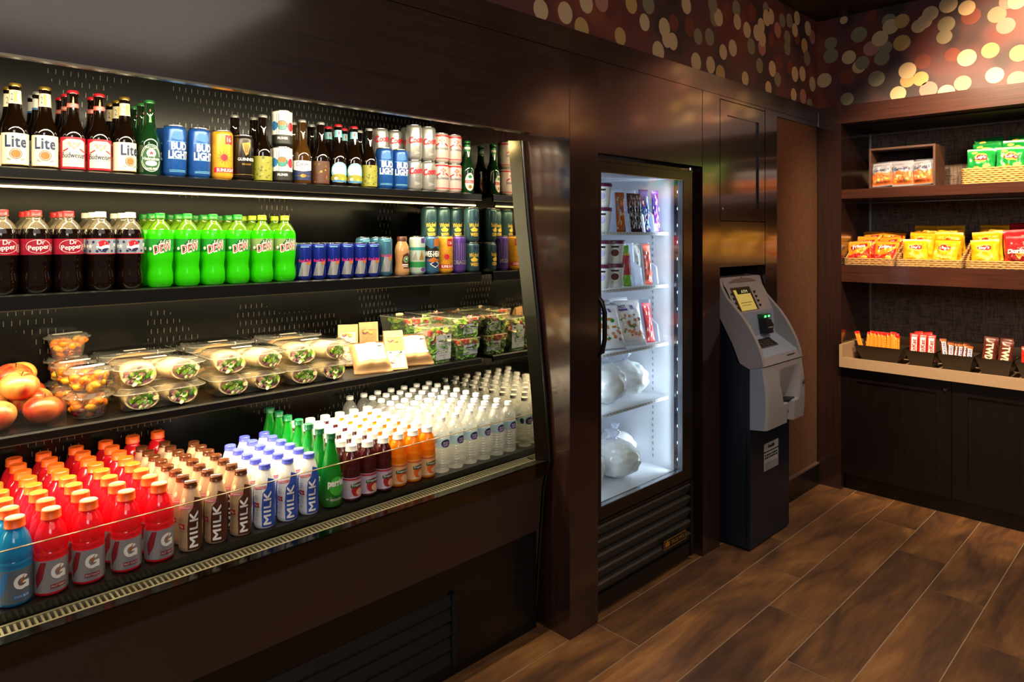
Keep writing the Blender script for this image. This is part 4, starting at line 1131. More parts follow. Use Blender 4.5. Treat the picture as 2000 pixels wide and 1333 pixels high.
# ---- flavoured milk
def milk(main, left, right, capm, name, splash):
    P = [(0, .002), (.026, 0), (.0300, .004), (.0308, .012), (.0295, .035), (.0285, .055), (.0298, .075), (.0308, .095), (.0300, .115), (.0265, .138), (.0215, .156), (.0175, .168), (.0165, .173), (.0165, .176)]
    b = MB(); b.lathe(P, main, 32)
    D = Decal(); W = .0308*2*PI
    D.rect(-.030, .062, .044, .112, left, 0).poly([(-.008, .006), (W*.5, .006), (W*.5, .120), (.012, .150), (.004, .120), (-.006, .108), (-.010, .06)], right, 1)
    D.poly([(-.052, .006), (-W*.5, .006), (-W*.5, .120), (-.052, .112)], right, 1)
    D.text('MILK', .008, .062, .098, .021, WHITE, 3, rot=PI/2, bold=.045, spacing=1.08)
    D.poly([(-.042, .078), (-.016, .078), (-.019, .072), (-.016, .064), (-.042, .064)], REDP, 3).text('14g', -.030, .071, .015, .008, WHITE, 4, bold=.02)
    for k in range(3): D.rect(-.030, .100-.006*k, .02-.003*k, .0012, GREYP, 2)
    for k in range(4): D.rect(-.030, .055-.0055*k, .022-.002*(k % 2), .0012, GREYP, 2)
    D.text('NO', -.030, .028, .012, .007, GREYP, 2)
    D.poly([(-.045, .116), (.006, .122), (.004, .130), (-.04, .124)], pm('pink band print', '#cf6f7c', .4), 4).rect(-.02, .1235, .034, .001, WHITE, 5)
    D.disc(-.024, .142, .007, .008, pm('blossom print', '#e8dcb0', .4), 3, 9)
    lb = MB(); D.wrap(lb, P, eps=.0002, turn=-.45)
    c = screw_cap(capm, .0175, .174, .014, .001, 40, .0006)
    return Kind(name, 'bottle', [('body', b.mesh('body'), None, []), ('cap', c.mesh('cap'), None, []), ('label', lb.mesh('label'), None, [])])
K_CHOC = milk(pm('tan shrink sleeve', '#c09a78', .3), pm('light tan sleeve', '#b08e6a', .35), pm('chocolate brown sleeve', '#4a2517', .3), pm('brown foil cap', '#5a3018', .22, metal=.35), 'chocolate_milk_bottle', 0)
K_MILK = milk(pm('white shrink sleeve', '#f4f2f0', .3), pm('off white sleeve', '#dfe0e4', .35), pm('royal blue sleeve', '#274fae', .3), pm('lavender blue cap', '#4c55c8', .3), 'white_milk_bottle', 0)

# ---- sparkling water
PP = [(0, .004), (.020, 0), (.032, .004), (.0365, .018), (.0368, .050), (.0355, .085), (.031, .118), (.0245, .150), (.0180, .180), (.0135, .205), (.0125, .2165), (.0150, .2175), (.0150, .220)]
b = MB(); b.lathe(PP, liquid('green sparkling water bottle', '#0f8a22', .35), 32)
D = Decal(); D.text('perrier', .006, .078, .064, .026, WHITE, 1, bold=.05).disc(.006, .07, .028, .03, pm('pale green print', '#3fae3a', .3), 0, 20).rect(0, .03, .04, .0015, WHITE, 1).rect(0, .026, .036, .0015, WHITE, 1).text('25', -.028, .032, .008, .005, WHITE, 1)
lb = MB(); D.wrap(lb, PP, eps=.00025)
K_PERR = Kind('sparkling_water_bottle', 'bottle', [('body', b.mesh('body'), None, []), ('cap', screw_cap(pm('dark green cap', '#0d5c33', .35), .0155, .2185, .018).mesh('cap'), None, []), ('label', lb.mesh('label'), None, [])])

# ---- juice
def juice(liq, capm, band, fruit, txt):
    P = [(0, .003), (.024, 0), (.0300, .004), (.0310, .010), (.0310, .080), (.0295, .084), (.0308, .089), (.0295, .094), (.0308, .099), (.0308, .106), (.0290, .112), (.0300, .120), (.0285, .134), (.0235, .150), (.0180, .158), (.0165, .162), (.0165, .166)]
    b = MB(); b.lathe(P, liq, 32)
    D = Decal(); D.rect(0, .045, .1947, .068, band, 0).disc(.004, .038, .024, .024, fruit, 1, 22).disc(.010, .030, .014, .012, pm('pale fruit print', '#f4b890', .4), 2, 14).rect(0, .074, .1947, .006, fruit, 2)
    D.rect(.003, .053, .050, .012, pm('dark leaf print', '#14532a', .4), 3).text('Tropicana', .003, .053, .046, .009, WHITE, 4, bold=.03).rect(0, .016, .05, .0015, WHITE, 3)
    lb = MB(); D.wrap(lb, .0311, eps=.0002)
    return Kind('juice_bottle', 'bottle', [('body', b.mesh('body'), None, []), ('cap', screw_cap(capm, .0188, .163, .0185, .001, 40, .0007).mesh('cap'), None, []), ('label', lb.mesh('label'), None, [])])
K_JD = juice(liquid('dark cranberry juice', '#4d0b14', .3), pm('white juice cap', '#f2efe9', .35), pm('lilac label film', '#c3aec0', .35), pm('cranberry print', '#a8202c', .4), 0)
K_JO = juice(liquid('orange juice', '#f0960e', .4), pm('white juice cap', '#f2efe9', .35), pm('orange label film', '#e8b47c', .35), pm('orange fruit print', '#e0621c', .4), 0)

# ---- still water
P = [(0, .004), (.022, 0), (.0300, .004), (.0318, .010)]
z = .014
while z < .088: P += [(.0318, z), (.0318, z+.005), (.0300, z+.0075)]; z += .010
P += [(.0318, .094), (.0318, .130), (.0300, .133), (.0318, .137), (.0300, .142), (.0310, .148), (.0285, .160), (.0215, .174), (.0140, .183), (.0128, .186), (.0128, .192)]
b = MB(); b.lathe(P, M_PET, 28)
D = Decal(); D.rect(0, .112, .2, .032, clear('pale blue label film', '#cfe6f4', .35, '#b9daf0', 1, .2), 0)
D.disc(.0, .111, .0190, .0150, NAVYP, 1, 22).disc(0, .108, .0175, .0115, PURP, 2, 20).text('PURE', 0, .114, .020, .006, WHITE, 3, bold=.03).text('LIFE', 0, .1055, .017, .007, WHITE, 3, bold=.03).disc(.034, .112, .010, .012, pm('mid blue print', '#7fb6e0', .4), 1, 16)
lb = MB(); D.wrap(lb, .0319, eps=.0002)
K_WAT = Kind('water_bottle', 'bottle', [('body', b.mesh('body'), None, []), ('cap', screw_cap(pm('white water cap', '#f4f3ee', .35), .0148, .190, .0135, .0005, 36, .0005).mesh('cap'), None, []), ('label', lb.mesh('label'), None, [])])

# ================================================================ drinks placed: the well at the bottom
rg = random.Random(11)
Z0, Y0 = .7195, 2.015
def lane(K, x, n, dy, what, lanename, group, start=0, jit=.0018, y0=Y0, labs=None):
    for i in range(n):
        k = i+start
        pos = 'front' if k == 0 else ORD[k]+' from the front'
        K.put((x+rg.uniform(-jit, jit), y0+dy*k+rg.uniform(-.0008, .0008), Z0), f'{what}, {pos} in the {lanename}', group, rz=rg.uniform(-.16, .16))
GS = 'sports drinks packed in the bottom well'
lane(K_SBLU, .299, 5, .0764, 'blue sports drink', 'lane at the far left', GS)
for i, x in enumerate((.3745, .4530, .540, .6215)):
    lane(K_SRED, x, 8, .0764, 'red sports drink', ('leftmost red lane', 'second red lane from left', 'third red lane from left', 'red lane beside chocolate milk')[i], GS)
K_SRED.put((.7045, 2.552, Z0), 'red sports drink alone behind the first lane of chocolate milk', GS)
K_SRED.put((.783, 2.552, Z0), 'red sports drink at the back wall, nearest to the white milk', GS)
GC = 'chocolate milk bottles in the bottom well'
for i, (x, n) in enumerate(((.706, 8), (.7765, 8), (.8475, 7))):
    lane(K_CHOC, x, n, .0635, 'brown chocolate milk bottle', ('lane beside red sports drinks', 'middle chocolate lane', 'lane beside white milk')[i], GC)
GM = 'white milk bottles in the bottom well'
for i, (x, n) in enumerate(((.9205, 5), (.9935, 6), (1.065, 6))):
    lane(K_MILK, x, n, .064, 'white and blue milk bottle', ('lane beside chocolate milk', 'middle white milk lane', 'lane beside green sparkling water')[i], GM)
lane(K_PERR, 1.1465, 7, .0757, 'green sparkling water bottle', 'single green lane', 'green sparkling water bottles')
GJ = 'juice bottles with white caps in the bottom well'
for i, x in enumerate((1.2205, 1.2835, 1.3465)):
    lane(K_JD, x, 7, .0665, 'dark red juice bottle', ('lane beside green sparkling water', 'middle dark juice lane', 'lane beside orange juice')[i], GJ, jit=.0003)
for i, x in enumerate((1.410, 1.4735, 1.5370)):
    lane(K_JO, x, 7, .0665, 'orange juice bottle', ('lane beside dark juice', 'middle orange juice lane', 'lane beside still water')[i], GJ, jit=.0003)
GW = 'still water bottles in the bottom well'
for i, x in enumerate((1.603, 1.673, 1.743, 1.813, 1.883, 1.953)):
    lane(K_WAT, x, 9, .0664, 'clear still water bottle', ('lane beside orange juice', 'second water lane from the juice', 'third water lane from the juice', 'third water lane from the mirror', 'second water lane from the mirror', 'lane touching the mirror')[i], GW, jit=.0012)
K_WAT.put((1.535, 2.545, Z0), 'clear still water bottle alone behind the last orange juice lane', GW)

# top shelf
Z1 = 1.7805; G1 = 'beers on the top shelf'
def top(K, x, label, y=2.24, z=Z1, rz=None, g=G1): K.put((x, y, z), label, g, rz=rg.uniform(-.12, .12) if rz is None else rz)
top(K_LITE, .333, 'gold capped beer bottle with cream label, leftmost on the top shelf front', rz=-.1)
top(K_LITE, .400, 'gold capped beer bottle with cream label, second from left at shelf front', rz=-.15)
top(K_BUD, .4655, 'red capped beer bottle with red label, beside the gold capped pair', rz=-.1)
top(K_BUD, .531, 'red capped beer bottle with red label, left of a lone gold capped bottle', rz=-.1)
top(K_LITE, .597, 'gold capped beer bottle with cream label, beside the green bottle', rz=.25)
top(K_HEIN, .664, 'green beer bottle with oval white lettered label and red star', rz=-.1)
top(K_BLUE, .736, 'tall blue can beside the green beer bottle', rz=.0)
top(K_BLUE, .809, 'tall blue can beside the yellow sun can', rz=.05)
top(K_SUN, .881, 'tall yellow can with orange sun on the top shelf', rz=-.05)
top(K_STOUT, .9505, 'black stout can with a gold harp', rz=-.1)
top(K_HOP, 1.017, 'brown bottle with yellow green label between stout can and stacked pilsner cans', rz=-.4)
top(K_PIL, 1.086, 'white and black pilsner can at the bottom of its stack', rz=-.45)
top(K_PIL, 1.086, 'white and black pilsner can stacked on another', z=Z1+.1245, rz=-.45)
top(K_CORONA, 1.160, 'pale beer bottle with white and navy label, right of the pilsner cans', rz=-.35)
top(K_LAGER, 1.232, 'brown bottle with dark red label, left of the turquoise necked pair', rz=-.3)
top(K_KONA, 1.302, 'beer bottle with turquoise neck label and red cap, left of its twin', rz=-.3)
top(K_KONA, 1.368, 'beer bottle with turquoise neck label and red cap, right of its twin', rz=-.35)
top(K_HOP, 1.434, 'brown bottle with yellow green label beside the right hand blue cans', rz=-.4)
top(K_BLUE, 1.503, 'tall blue can beside the yellow green labelled bottle', rz=-.3)
top(K_BLUE, 1.574, 'tall blue can beside the silver cans', rz=-.3)
top(K_CL, 1.643, 'silver beer can at the bottom of the left silver stack', rz=-.3)
top(K_CLT, 1.643, 'tall silver beer can on top of the left silver stack', z=Z1+.1225, rz=-.35)
top(K_CL, 1.7115, 'silver beer can at the bottom of the right silver stack', rz=-.3)
top(K_CLT, 1.7115, 'tall silver beer can on top of the right silver stack', z=Z1+.1225, rz=-.3)
top(K_BUDC, 1.780, 'rosy silver can at the bottom of the left rosy stack', rz=-.35)
top(K_BUDC, 1.780, 'rosy silver can on top of the left rosy stack', z=Z1+.1225, rz=-.5)
top(K_BUDC, 1.850, 'rosy silver can at the bottom of the rosy stack by the green bottle', rz=-.3)
top(K_BUDC, 1.850, 'rosy silver can on top of the rosy stack by the green bottle', z=Z1+.1225, rz=-.3)
top(K_STELLA, 1.925, 'green beer bottle with oval white label at the mirror end', rz=-.3)
G1b = 'second row on the top shelf'
B = [(K_LITE, .331, 'gold capped beer bottle in the second row at the far left', 2.31), (K_WHITEN, .400, 'beer bottle with white and red neck label, second row behind the gold capped pair', 2.33),
     (K_WHITEN, .400, 'beer bottle with white and red neck label, third row behind the gold capped pair', 2.40),
     (K_BUD, .4655, 'red capped beer bottle in the second row, left of the others', 2.31), (K_BUD, .4655, 'red capped beer bottle in the third row', 2.38),
     (K_BUD, .531, 'red capped beer bottle in the second row, behind the right red labelled one', 2.31),
     (K_LITE, .597, 'gold capped beer bottle in the second row beside the green bottles', 2.31), (K_LITE, .597, 'gold capped beer bottle in the third row beside the green bottles', 2.38),
     (K_HEIN, .664, 'green beer bottle in the second row', 2.31), (K_HEIN, .664, 'green beer bottle in the third row', 2.38),
     (K_BLUE, .736, 'tall blue can in the second row behind its twin', 2.31),
     (K_PLAIN, .9505, 'brown bottle behind the black stout can', 2.31), (K_PLAIN, 1.017, 'brown bottle behind the yellow green labelled one', 2.31),
     (K_CORONA, 1.160, 'pale beer bottle in the second row, right of the pilsner cans', 2.31), (K_PLAIN, 1.232, 'brown bottle behind the dark red labelled one', 2.31),
     (K_KONA, 1.302, 'red capped beer bottle in the second row, left of its twin', 2.31), (K_KONA, 1.368, 'red capped beer bottle in the second row, right of its twin', 2.31), (K_PLAIN, 1.434, 'brown bottle in the second row beside the blue cans', 2.31)]
for K, x, lb_, y in B: top(K, x, lb_, y, g=G1b)
for i, x in enumerate((1.53, 1.60)):
    top(K_CL, x, 'silver beer can at the bottom, behind the %s of the right hand blue cans' % ('left', 'right')[i], 2.312, g=G1b, rz=-.3)
    top(K_CL, x, 'silver beer can on top, behind the %s of the right hand blue cans' % ('left', 'right')[i], 2.312, Z1+.1225, g=G1b, rz=-.3)
top(K_CL, 1.668, 'silver beer can at the bottom of the second row stack', 2.312, g=G1b); top(K_CLT, 1.668, 'silver beer can on top of the second row stack', 2.312, Z1+.1225, g=G1b, rz=-.3)
top(K_STELLA, 1.935, 'green beer bottle in the second row at the mirror end', 2.31, g=G1b)

# second shelf
Z2 = 1.4435; G2 = 'soft drinks on the second shelf'
def mid(K, x, label, y=2.24, z=Z2, rz=None, g=G2): K.put((x, y, z), label, g, rz=rg.uniform(-.06, .06) if rz is None else rz)
for i, x in enumerate((.3045, .379, .4545)): mid(K_DRP, x, ('dark cola bottle with wine red label, leftmost', 'dark cola bottle with wine red label, middle of three', 'dark cola bottle with wine red label, beside silver labelled cola')[i], rz=.05)
for i, x in enumerate((.5345, .612)): mid(K_PEP, x, ('dark cola bottle with silver globe label, beside the wine red labels', 'dark cola bottle with silver globe label, beside green soda')[i], rz=-.05)
for i, x in enumerate((.694, .7735, .852, .932)): mid(K_DEW, x, 'green capped lime soda bottle, %s' % ('beside the cola', 'second from the cola', 'third from the cola', 'beside the lime capped ones')[i], rz=-.25)
for i, x in enumerate((1.014, 1.095)): mid(K_DEWL, x, ('lime capped lime soda bottle, left of its twin', 'lime capped lime soda bottle, beside slim blue cans')[i], rz=-.3)
for i, x in enumerate((1.1645, 1.2205, 1.277, 1.3335, 1.390, 1.4465)): mid(K_RB, x, 'slim blue and silver energy can, %s' % ('first beside the green soda', 'second from the green soda', 'third from the green soda', 'fourth from the green soda', 'fifth from the green soda', 'last before the tall energy can')[i], rz=-.35, y=2.235)
mid(K_RBT, 1.512, 'tall pale blue energy can beside the coffee bottle', rz=-.3, y=2.25)
mid(K_COF, 1.585, 'small milky coffee bottle with brown cap', rz=-.35)
mid(K_MINT, 1.659, 'white and teal can beside the coffee bottle', rz=-.4)
mid(K_WEE, 1.7305, 'steel blue can with black mountain band', rz=-.35)
mid(K_SUN, 1.8035, 'yellow sun can on the second shelf', rz=-.35)
mid(K_PUR, 1.8755, 'violet can beside the stacked teal cans', rz=-.3)
mid(K_TEAL, 1.949, 'teal can at the bottom of the stack touching the mirror', rz=-.35); mid(K_TEALT, 1.949, 'teal can on top of the stack touching the mirror', z=Z2+.1285, rz=-.35)
G2b = 'second row on the second shelf'
for i, x in enumerate((.3045, .379, .4545)):
    mid(K_DRP, x, 'red capped cola bottle in the second row, %s' % ('leftmost', 'middle', 'right')[i], 2.318, g=G2b)
for i, x in enumerate((.5345, .612)): mid(K_PEP, x, 'white capped cola bottle in the second row, %s' % ('left', 'right')[i], 2.318, g=G2b)
for i, x in enumerate((.694, .7735, .852, .932)): mid(K_DEW, x, 'green capped lime soda in the second row, %s' % ('first', 'second', 'third', 'fourth')[i]+' from the cola', 2.318, g=G2b)
for i, x in enumerate((1.014, 1.095)): mid(K_DEWL, x, 'lime capped lime soda in the second row, %s' % ('left', 'right')[i], 2.318, g=G2b)
for i, x in enumerate((.379, .4545)): mid(K_DRP, x, 'red capped cola bottle in the third row, %s' % ('left', 'right')[i], 2.395, g=G2b)
for i, x in enumerate((.5345, .612)): mid(K_PEP, x, 'white capped cola bottle in the third row, %s' % ('left', 'right')[i], 2.395, g=G2b)
for i, x in enumerate((.694, .7735, .852, .932)): mid(K_DEW, x, 'green capped lime soda in the third row, %s' % ('first', 'second', 'third', 'fourth')[i]+' from the cola', 2.395, g=G2b)
mid(K_DEWL, 1.014, 'lime capped lime soda in the third row', 2.395, g=G2b)
for i, x in enumerate((1.1645, 1.2205, 1.277, 1.3335)): mid(K_RB, x, 'slim blue energy can in the second row, %s' % ('first', 'second', 'third', 'fourth')[i]+' from the green soda', 2.292, g=G2b)
for i, x in enumerate((1.452, 1.515)): mid(K_RBT, x, 'tall pale energy can in the second row, %s' % ('left', 'right')[i], 2.312, g=G2b)
for i, x in enumerate((1.775, 1.8475, 1.920)):
    mid(K_TEAL, x, 'teal can in the second row at the bottom, %s' % ('left', 'middle', 'by the mirror')[i], 2.315, g=G2b, rz=-.35)
    mid(K_TEALT, x, 'teal can in the second row stacked on top, %s' % ('left', 'middle', 'by the mirror')[i], 2.315, Z2+.1285, g=G2b, rz=-.35)
# ================================================================ food on the third shelf
Z3 = 1.0755
rf = random.Random(21)
def apple_kind(c1, c2, seed):
    m = MB(); nm = 'apple skin %d' % seed
    mat, n, l, out = nt(nm)
    b = n.new('ShaderNodeBsdfPrincipled'); l.new(b.outputs[0], out.inputs[0]); b.inputs['Roughness'].default_value = .28
    b.inputs['Subsurface Weight'].default_value = .12; b.inputs['Subsurface Scale'].default_value = .01
    tc = n.new('ShaderNodeTexCoord'); mp = n.new('ShaderNodeMapping'); mp.inputs['Scale'].default_value = (28, 28, 9); mp.inputs['Location'].default_value = (seed, seed*2, 0)
    l.new(tc.outputs['Object'], mp.inputs[0]); t = n.new('ShaderNodeTexNoise'); t.inputs['Scale'].default_value = 1; t.inputs['Detail'].default_value = 4
    l.new(mp.outputs[0], t.inputs['Vector']); r = n.new('ShaderNodeValToRGB'); e = r.color_ramp.elements
    e[0].position = .38; e[0].color = lin(c1); e[1].position = .62; e[1].color = lin(c2)
    l.new(t.outputs[0], r.inputs[0]); l.new(r.outputs[0], b.inputs['Base Color'])
    R = .0445; P = []
    for k in range(25):
        a = PI*k/24
        rr_ = math.sin(a)*(1+.10*math.sin(a))*(1+.06*math.cos(a)*-1)
        zz = -math.cos(a)
        dip = .30*math.exp(-(math.sin(a)*3.2)**2)
        P.append((R*rr_*.97, R*(.90+zz*(.90-dip))))
    P[0] = (0, P[0][1]+.0); P[-1] = (0, P[-1][1])
    m.lathe(P, mat, 28)
    s = MB(); s.tube([(0, 0, R*1.42), (.001, .0, R*1.62), (.004, .001, R*1.84)], [.0016, .0013, .0019], pm('apple stem', '#4a3018', .7), 6)
    return Kind('apple', 'apple', [('flesh', m.mesh('flesh'), None, []), ('stem', s.mesh('stem'), None, [])])
KA = [apple_kind('#b02218', '#d8662e', 1), apple_kind('#c23a24', '#e8a050', 2), apple_kind('#e0a03a', '#ecc25a', 3)]
m = MB()
for a in ((.02, .445, 2.212, 2.216), (.02, .445, 2.566, 2.57), (.02, .024, 2.216, 2.566), (.441, .445, 2.216, 2.566)): m.box(a[0], a[1], a[2], a[3], Z3+.0005, Z3+.066, M_ACRYL)
m.box(.024, .441, 2.216, 2.566, Z3+.0005, Z3+.003, M_ACRYL)
m.build('apple_bin', label='clear acrylic bin holding apples at the shelf front', cat='bin')
GA = 'apples in the clear bin'
for i, (x, y, z, k, lab) in enumerate([
    (.3955, 2.2640, 1.0795, 0, 'red apple with long stem, nearest the fruit cups'), (.300, 2.266, 1.0795, 1, 'pale red apple at the bin front, leftmost'),
    (.3930, 2.3540, 1.0870, 1, 'blush apple behind the red apple with long stem'), (.298, 2.358, 1.0870, 1, 'blush apple in the second row at the left'),
    (.3920, 2.444, 1.0960, 0, 'red apple in the third row beside the fruit cups'), (.3000, 2.450, 1.0960, 0, 'red apple in the third row at the left'),
    (.3480, 2.3130, 1.1450, 1, 'pale apple resting in the gap on the two front rows'), (.3460, 2.4060, 1.1560, 0, 'red streaked apple resting on the middle of the pile'),
    (.3900, 2.5200, 1.1400, 2, 'golden yellow apple at the top of the pile'), (.298, 2.520, 1.130, 0, 'red apple at the back left of the pile')]):
    KA[k].put((x, y, z), lab, GA, rz=rf.uniform(0, 6), rx=rf.uniform(-.25, .25), ry=rf.uniform(-.2, .2))

# fruit cups
cup = MB(); lid = MB()
cup.lathe([(0, .002), (.036, .001), (.040, .0), (.0425, .004), (.0530, .056), (.0640, .0575), (.0655, .0600), (.0640, .0615)], M_BOX, 48, rib=(.006, .05, .0009))
lid.lathe([(.0655, .0605), (.0640, .0630), (.0560, .0640), (.0535, .0700), (.0490, .0715), (0, .0715)], M_BOX, 48)
ds = Decal(); ds.poly([(.030*c_+.014*math.cos(a), .0145*math.sin(a)) for c_, aa in ((1, range(-6, 7)), (-1, range(6, 19))) for a in [k*PI/12 for k in aa]], WHITE, 0).rect(0, .003, .05, .0012, GREYP, 1).rect(0, -.003, .04, .0012, GREYP, 1)
lb = MB(); ds.flat(lb, (0, 0, .0716), (1, 0, 0), (0, 1, 0), .0003)
K_CUP = Kind('fruit_cup', 'cup', [('cup', cup.mesh('cup'), None, []), ('lid', lid.mesh('lid'), None, []), ('sticker', lb.mesh('sticker'), 'white oval sticker', [])])
MANG = pm('mango and melon flesh', '#ee8210', .3, sub=.2); MEL = pm('pale melon flesh', '#f2ae2a', .3, sub=.2); GRP = pm('red grape skin', '#5c1220', .2)
def fruit(seed):
    q = random.Random(seed); m = MB()
    for k in range(40):
        h = .012+.038*(k/40); r = (.0335+.008*h/.05)*q.random()**.3; a = q.uniform(0, 6.28)
        low = h < .022
        mt = GRP if (low and q.random() < .6) else q.choice((MANG, MANG, MEL))
        s = .0135
        m.blob((r*math.cos(a), r*math.sin(a), h), (s*q.uniform(.9, 1.3), s*q.uniform(.9, 1.3), s*q.uniform(.8, 1)), mt, 9, 6, .25 if mt is not GRP else 0, 2, k)
    return m
fm = [fruit(s).mesh('fruit_salad') for s in (1, 2)]
FL = [(.5160, 2.2900, 2, 'front stack'), (.5090, 2.4200, 2, 'middle stack'), (.512, 2.532, 3, 'back stack')]
for x, y, n, w_ in FL:
    for k in range(n):
        pos = ('bottom', 'middle' if n == 3 else 'top', 'top')[k]
        K_CUP.put((x, y, Z3+.0005+.0722*k), f'clear fruit cup, {pos} of the {w_} beside the apples', 'clear cups of cut fruit', rz=.25 if k == n-1 else rf.uniform(0, 6))
        o = bpy.data.objects.new('fruit_salad', fm[k % 2]); COL.objects.link(o); o.location = (x, y, Z3+.0005+.0722*k)
        o.rotation_euler = (0, 0, rf.uniform(0, 6)); tag(o, f'cut orange and grape fruit salad inside the {pos} cup of the {w_}', 'fruit salad', 'cut fruit in the cups', 'stuff')

# wrap tubs
M_RIM = clear('tub rim plastic', '#fbf9f0', .42, '#fffdf0', 2.5, .08)
def tub(w, d, hb, hl):
    b = MB(); RB_ = .0011
    b.loft([rrs(w*.80, d*.76, .03, 0), rrs(w*.82, d*.78, .03, .004), rrs(w*.90, d*.88, .035, hb-.004, rib=.0022), rrs(w*.905, d*.885, .035, hb)], M_BOX, True, True, False)
    b.loft([rrs(w*.905, d*.885, .035, hb), rrs(w, d, .04, hb+.001), rrs(w*1.005, d*1.005, .04, hb+.0035)], M_BOX, True, False, False)
    b.tube([(p[0]*1.004, p[1]*1.004, p[2]) for p in rrs(w, d, .04, hb+.002)], .0016, M_RIM, 6, True)
    l = MB(); l.tube(rrs(w*.87, d*.84, .035, hb+hl*.8), .0010, M_RIM, 6, True); l.loft([rrs(w*1.0, d*1.0, .04, hb+.0036), rrs(w*.93, d*.915, .038, hb+.005), rrs(w*.86, d*.83, .035, hb+hl*.75), rrs(w*.80, d*.76, .03, hb+hl), rrs(w*.4, d*.36, .02, hb+hl+.0015)], M_BOX, True, False, True)
    D = Decal(); D.rect(0, 0, .066, .020, WHITE, 0).rect(0, .003, .05, .0012, GREYP, 1)
    s = MB(); D.flat(s, (0, 0, hb+hl+.0018), (1, 0, 0), (0, 1, 0), .0003)
    return Kind('food_tub', 'tub', [('base', b.mesh('base'), None, []), ('lid', l.mesh('lid'), None, []), ('sticker', s.mesh('sticker'), 'small white sticker', [])])
K_TUB = tub(.262, .186, .052, .0185)
TORT = pm('tortilla', '#ead2a0', .6, var=.14, vscale=60, sub=.1); LETT = pm('lettuce green', '#7fae2c', .45, var=.3, vscale=160); LETD = pm('dark lettuce green', '#3d7a1c', .45); MEAT = pm('sliced meat', '#8e5f60', .5, var=.2, vscale=120); BREAD = pm('golden roll crust', '#dda14a', .5, var=.25, vscale=45); CRUMB = pm('bread crumb', '#efd9a8', .8); CHZ = pm('yellow cheese', '#efc24a', .5)
def wrap_mesh(seed):
    q = random.Random(seed); a = MB(); secs = []
    for y, k in ((-.062, .97), (-.058, 1.0), (0, 1.03), (.045, 1.0), (.060, .85), (.066, .45)):
        secs.append([(.040*k*math.cos(2*PI*i/24), y+.010*math.sin(2*PI*i/24)*(1 if y < -.05 else 0), .027+.0265*k*math.sin(2*PI*i/24)) for i in range(24)])
    a.loft(secs, TORT, True, False, True)
    f = MB()
    for rr_, mt, yy in ((1.0, TORT, -.0610), (.88, MEAT, -.0615)):
        f.add([(.0395*rr_*math.cos(2*PI*i/24), yy+.010*rr_*math.sin(2*PI*i/24), .027+.0262*rr_*math.sin(2*PI*i/24)) for i in range(24)], [tuple(range(24))[::-1]], mt)
    for k in range(70):
        t = q.uniform(0, 6.28); r_ = q.uniform(0, .84)
        f.leaf((.036*r_*math.cos(t), -.0655+.008*r_*math.sin(t)-.0001*k, .027+.024*r_*math.sin(t)), q.uniform(.004, .010), q.choice((LETT, LETT, LETD, MEAT, LETT, CRUMB)), q, (0, -1, .2))
    return a.mesh('tortilla'), f.mesh('filling')
wm = [wrap_mesh(s) for s in (1, 2)]
K_WRAP = [Kind('wrap_half', 'wrap', [('tortilla', a, None, []), ('filling', f, 'green and brown cut filling', [])]) for a, f in wm]
rm = MB(); rm.blob((0, 0, .0275), (.085, .052, .0265), BREAD, 24, 14, .05, 2, 4)
K_ROLL = Kind('sandwich_roll', 'roll', [('sandwich_roll', rm.mesh('sandwich_roll'), None, [])])
T = [(.7050, 2.322, 'left'), (.9800, 2.322, 'middle'), (1.2300, 2.318, 'right')]
for x, y, nm in T:
    for k in range(2):
        pos = ('bottom', 'top')[k]; z = Z3+.0006+.0718*k
        K_TUB.put((x, y, z), f'clear food tub, {pos} of the {nm} front stack', 'clear food tubs on the third shelf', rz=(-.12, -.12, -.10)[T.index((x, y, nm))] if 0 else 0)
        for s in (-1, 1):
            K_WRAP[(k+(s > 0)) % 2].put((x+s*.051, y-.002, z+.0025), f'tortilla wrap half, {"left" if s < 0 else "right"} in the {pos} tub of the {nm} front stack', 'wrap halves in the front tubs', sc=(1.2, 1.14, 1.13), rz=s*(.10+.12*k))
for x, y, nm in ((.700, 2.510, 'left'), (.972, 2.510, 'middle'), (1.240, 2.506, 'right')):
    for k in range(2):
        pos = ('bottom', 'top')[k]; z = Z3+.0006+.0718*k
        K_TUB.put((x, y, z), f'clear food tub, {pos} of the {nm} rear stack', 'clear food tubs at the back of the third shelf')
        K_ROLL.put((x, y, z+.004), f'golden sandwich roll in the {pos} tub of the {nm} rear stack', 'sandwich rolls in the rear tubs', sc=(1, 1, 1.05))

# a pillow-shaped packet standing in the XZ plane, face towards -Y
def pillow(w, h, t, mat, D=None, seed=0, crimp=.010, wr=.06, nu=22, nv=26, zig=True):
    m = MB()
    def surf(u, v, side, off=0):
        a = max(0.0, 1-abs(2*u/w)**2.6); b = max(0.0, min(1, (v-crimp)/(h*.16), (h-crimp-v)/(h*.16)))
        b = b*b*(3-2*b)
        k = noise.noise(Vector((u/w*3.1+seed, v/h*2.9, seed*.37+side)))
        k2 = noise.noise(Vector((u/w*8+seed*2, v/h*8, seed+side*3)))
        th = t/2*(a**.55)*b*(1+wr*4*k+wr*2*k2)
        pinch = 1-.05*b*(1-abs(2*v/h-1))
        return (u*pinch, side*(th+off), v+.004*k*b)
    for side in (-1, 1):
        V = []
        for j in range(nv+1):
            v = h*j/nv
            for i in range(nu+1):
                V.append(surf(-w/2+w*i/nu, v, side))
        F = [(j*(nu+1)+i, j*(nu+1)+i+1, (j+1)*(nu+1)+i+1, (j+1)*(nu+1)+i) for j in range(nv) for i in range(nu)]
        if side > 0: F = [f[::-1] for f in F]
        m.add(V, F, mat, True)
    if D: D.emit(m, lambda u, v, off: surf(u, v, -1, off), w/nu, h/nv, .0004, .0011)
    return m

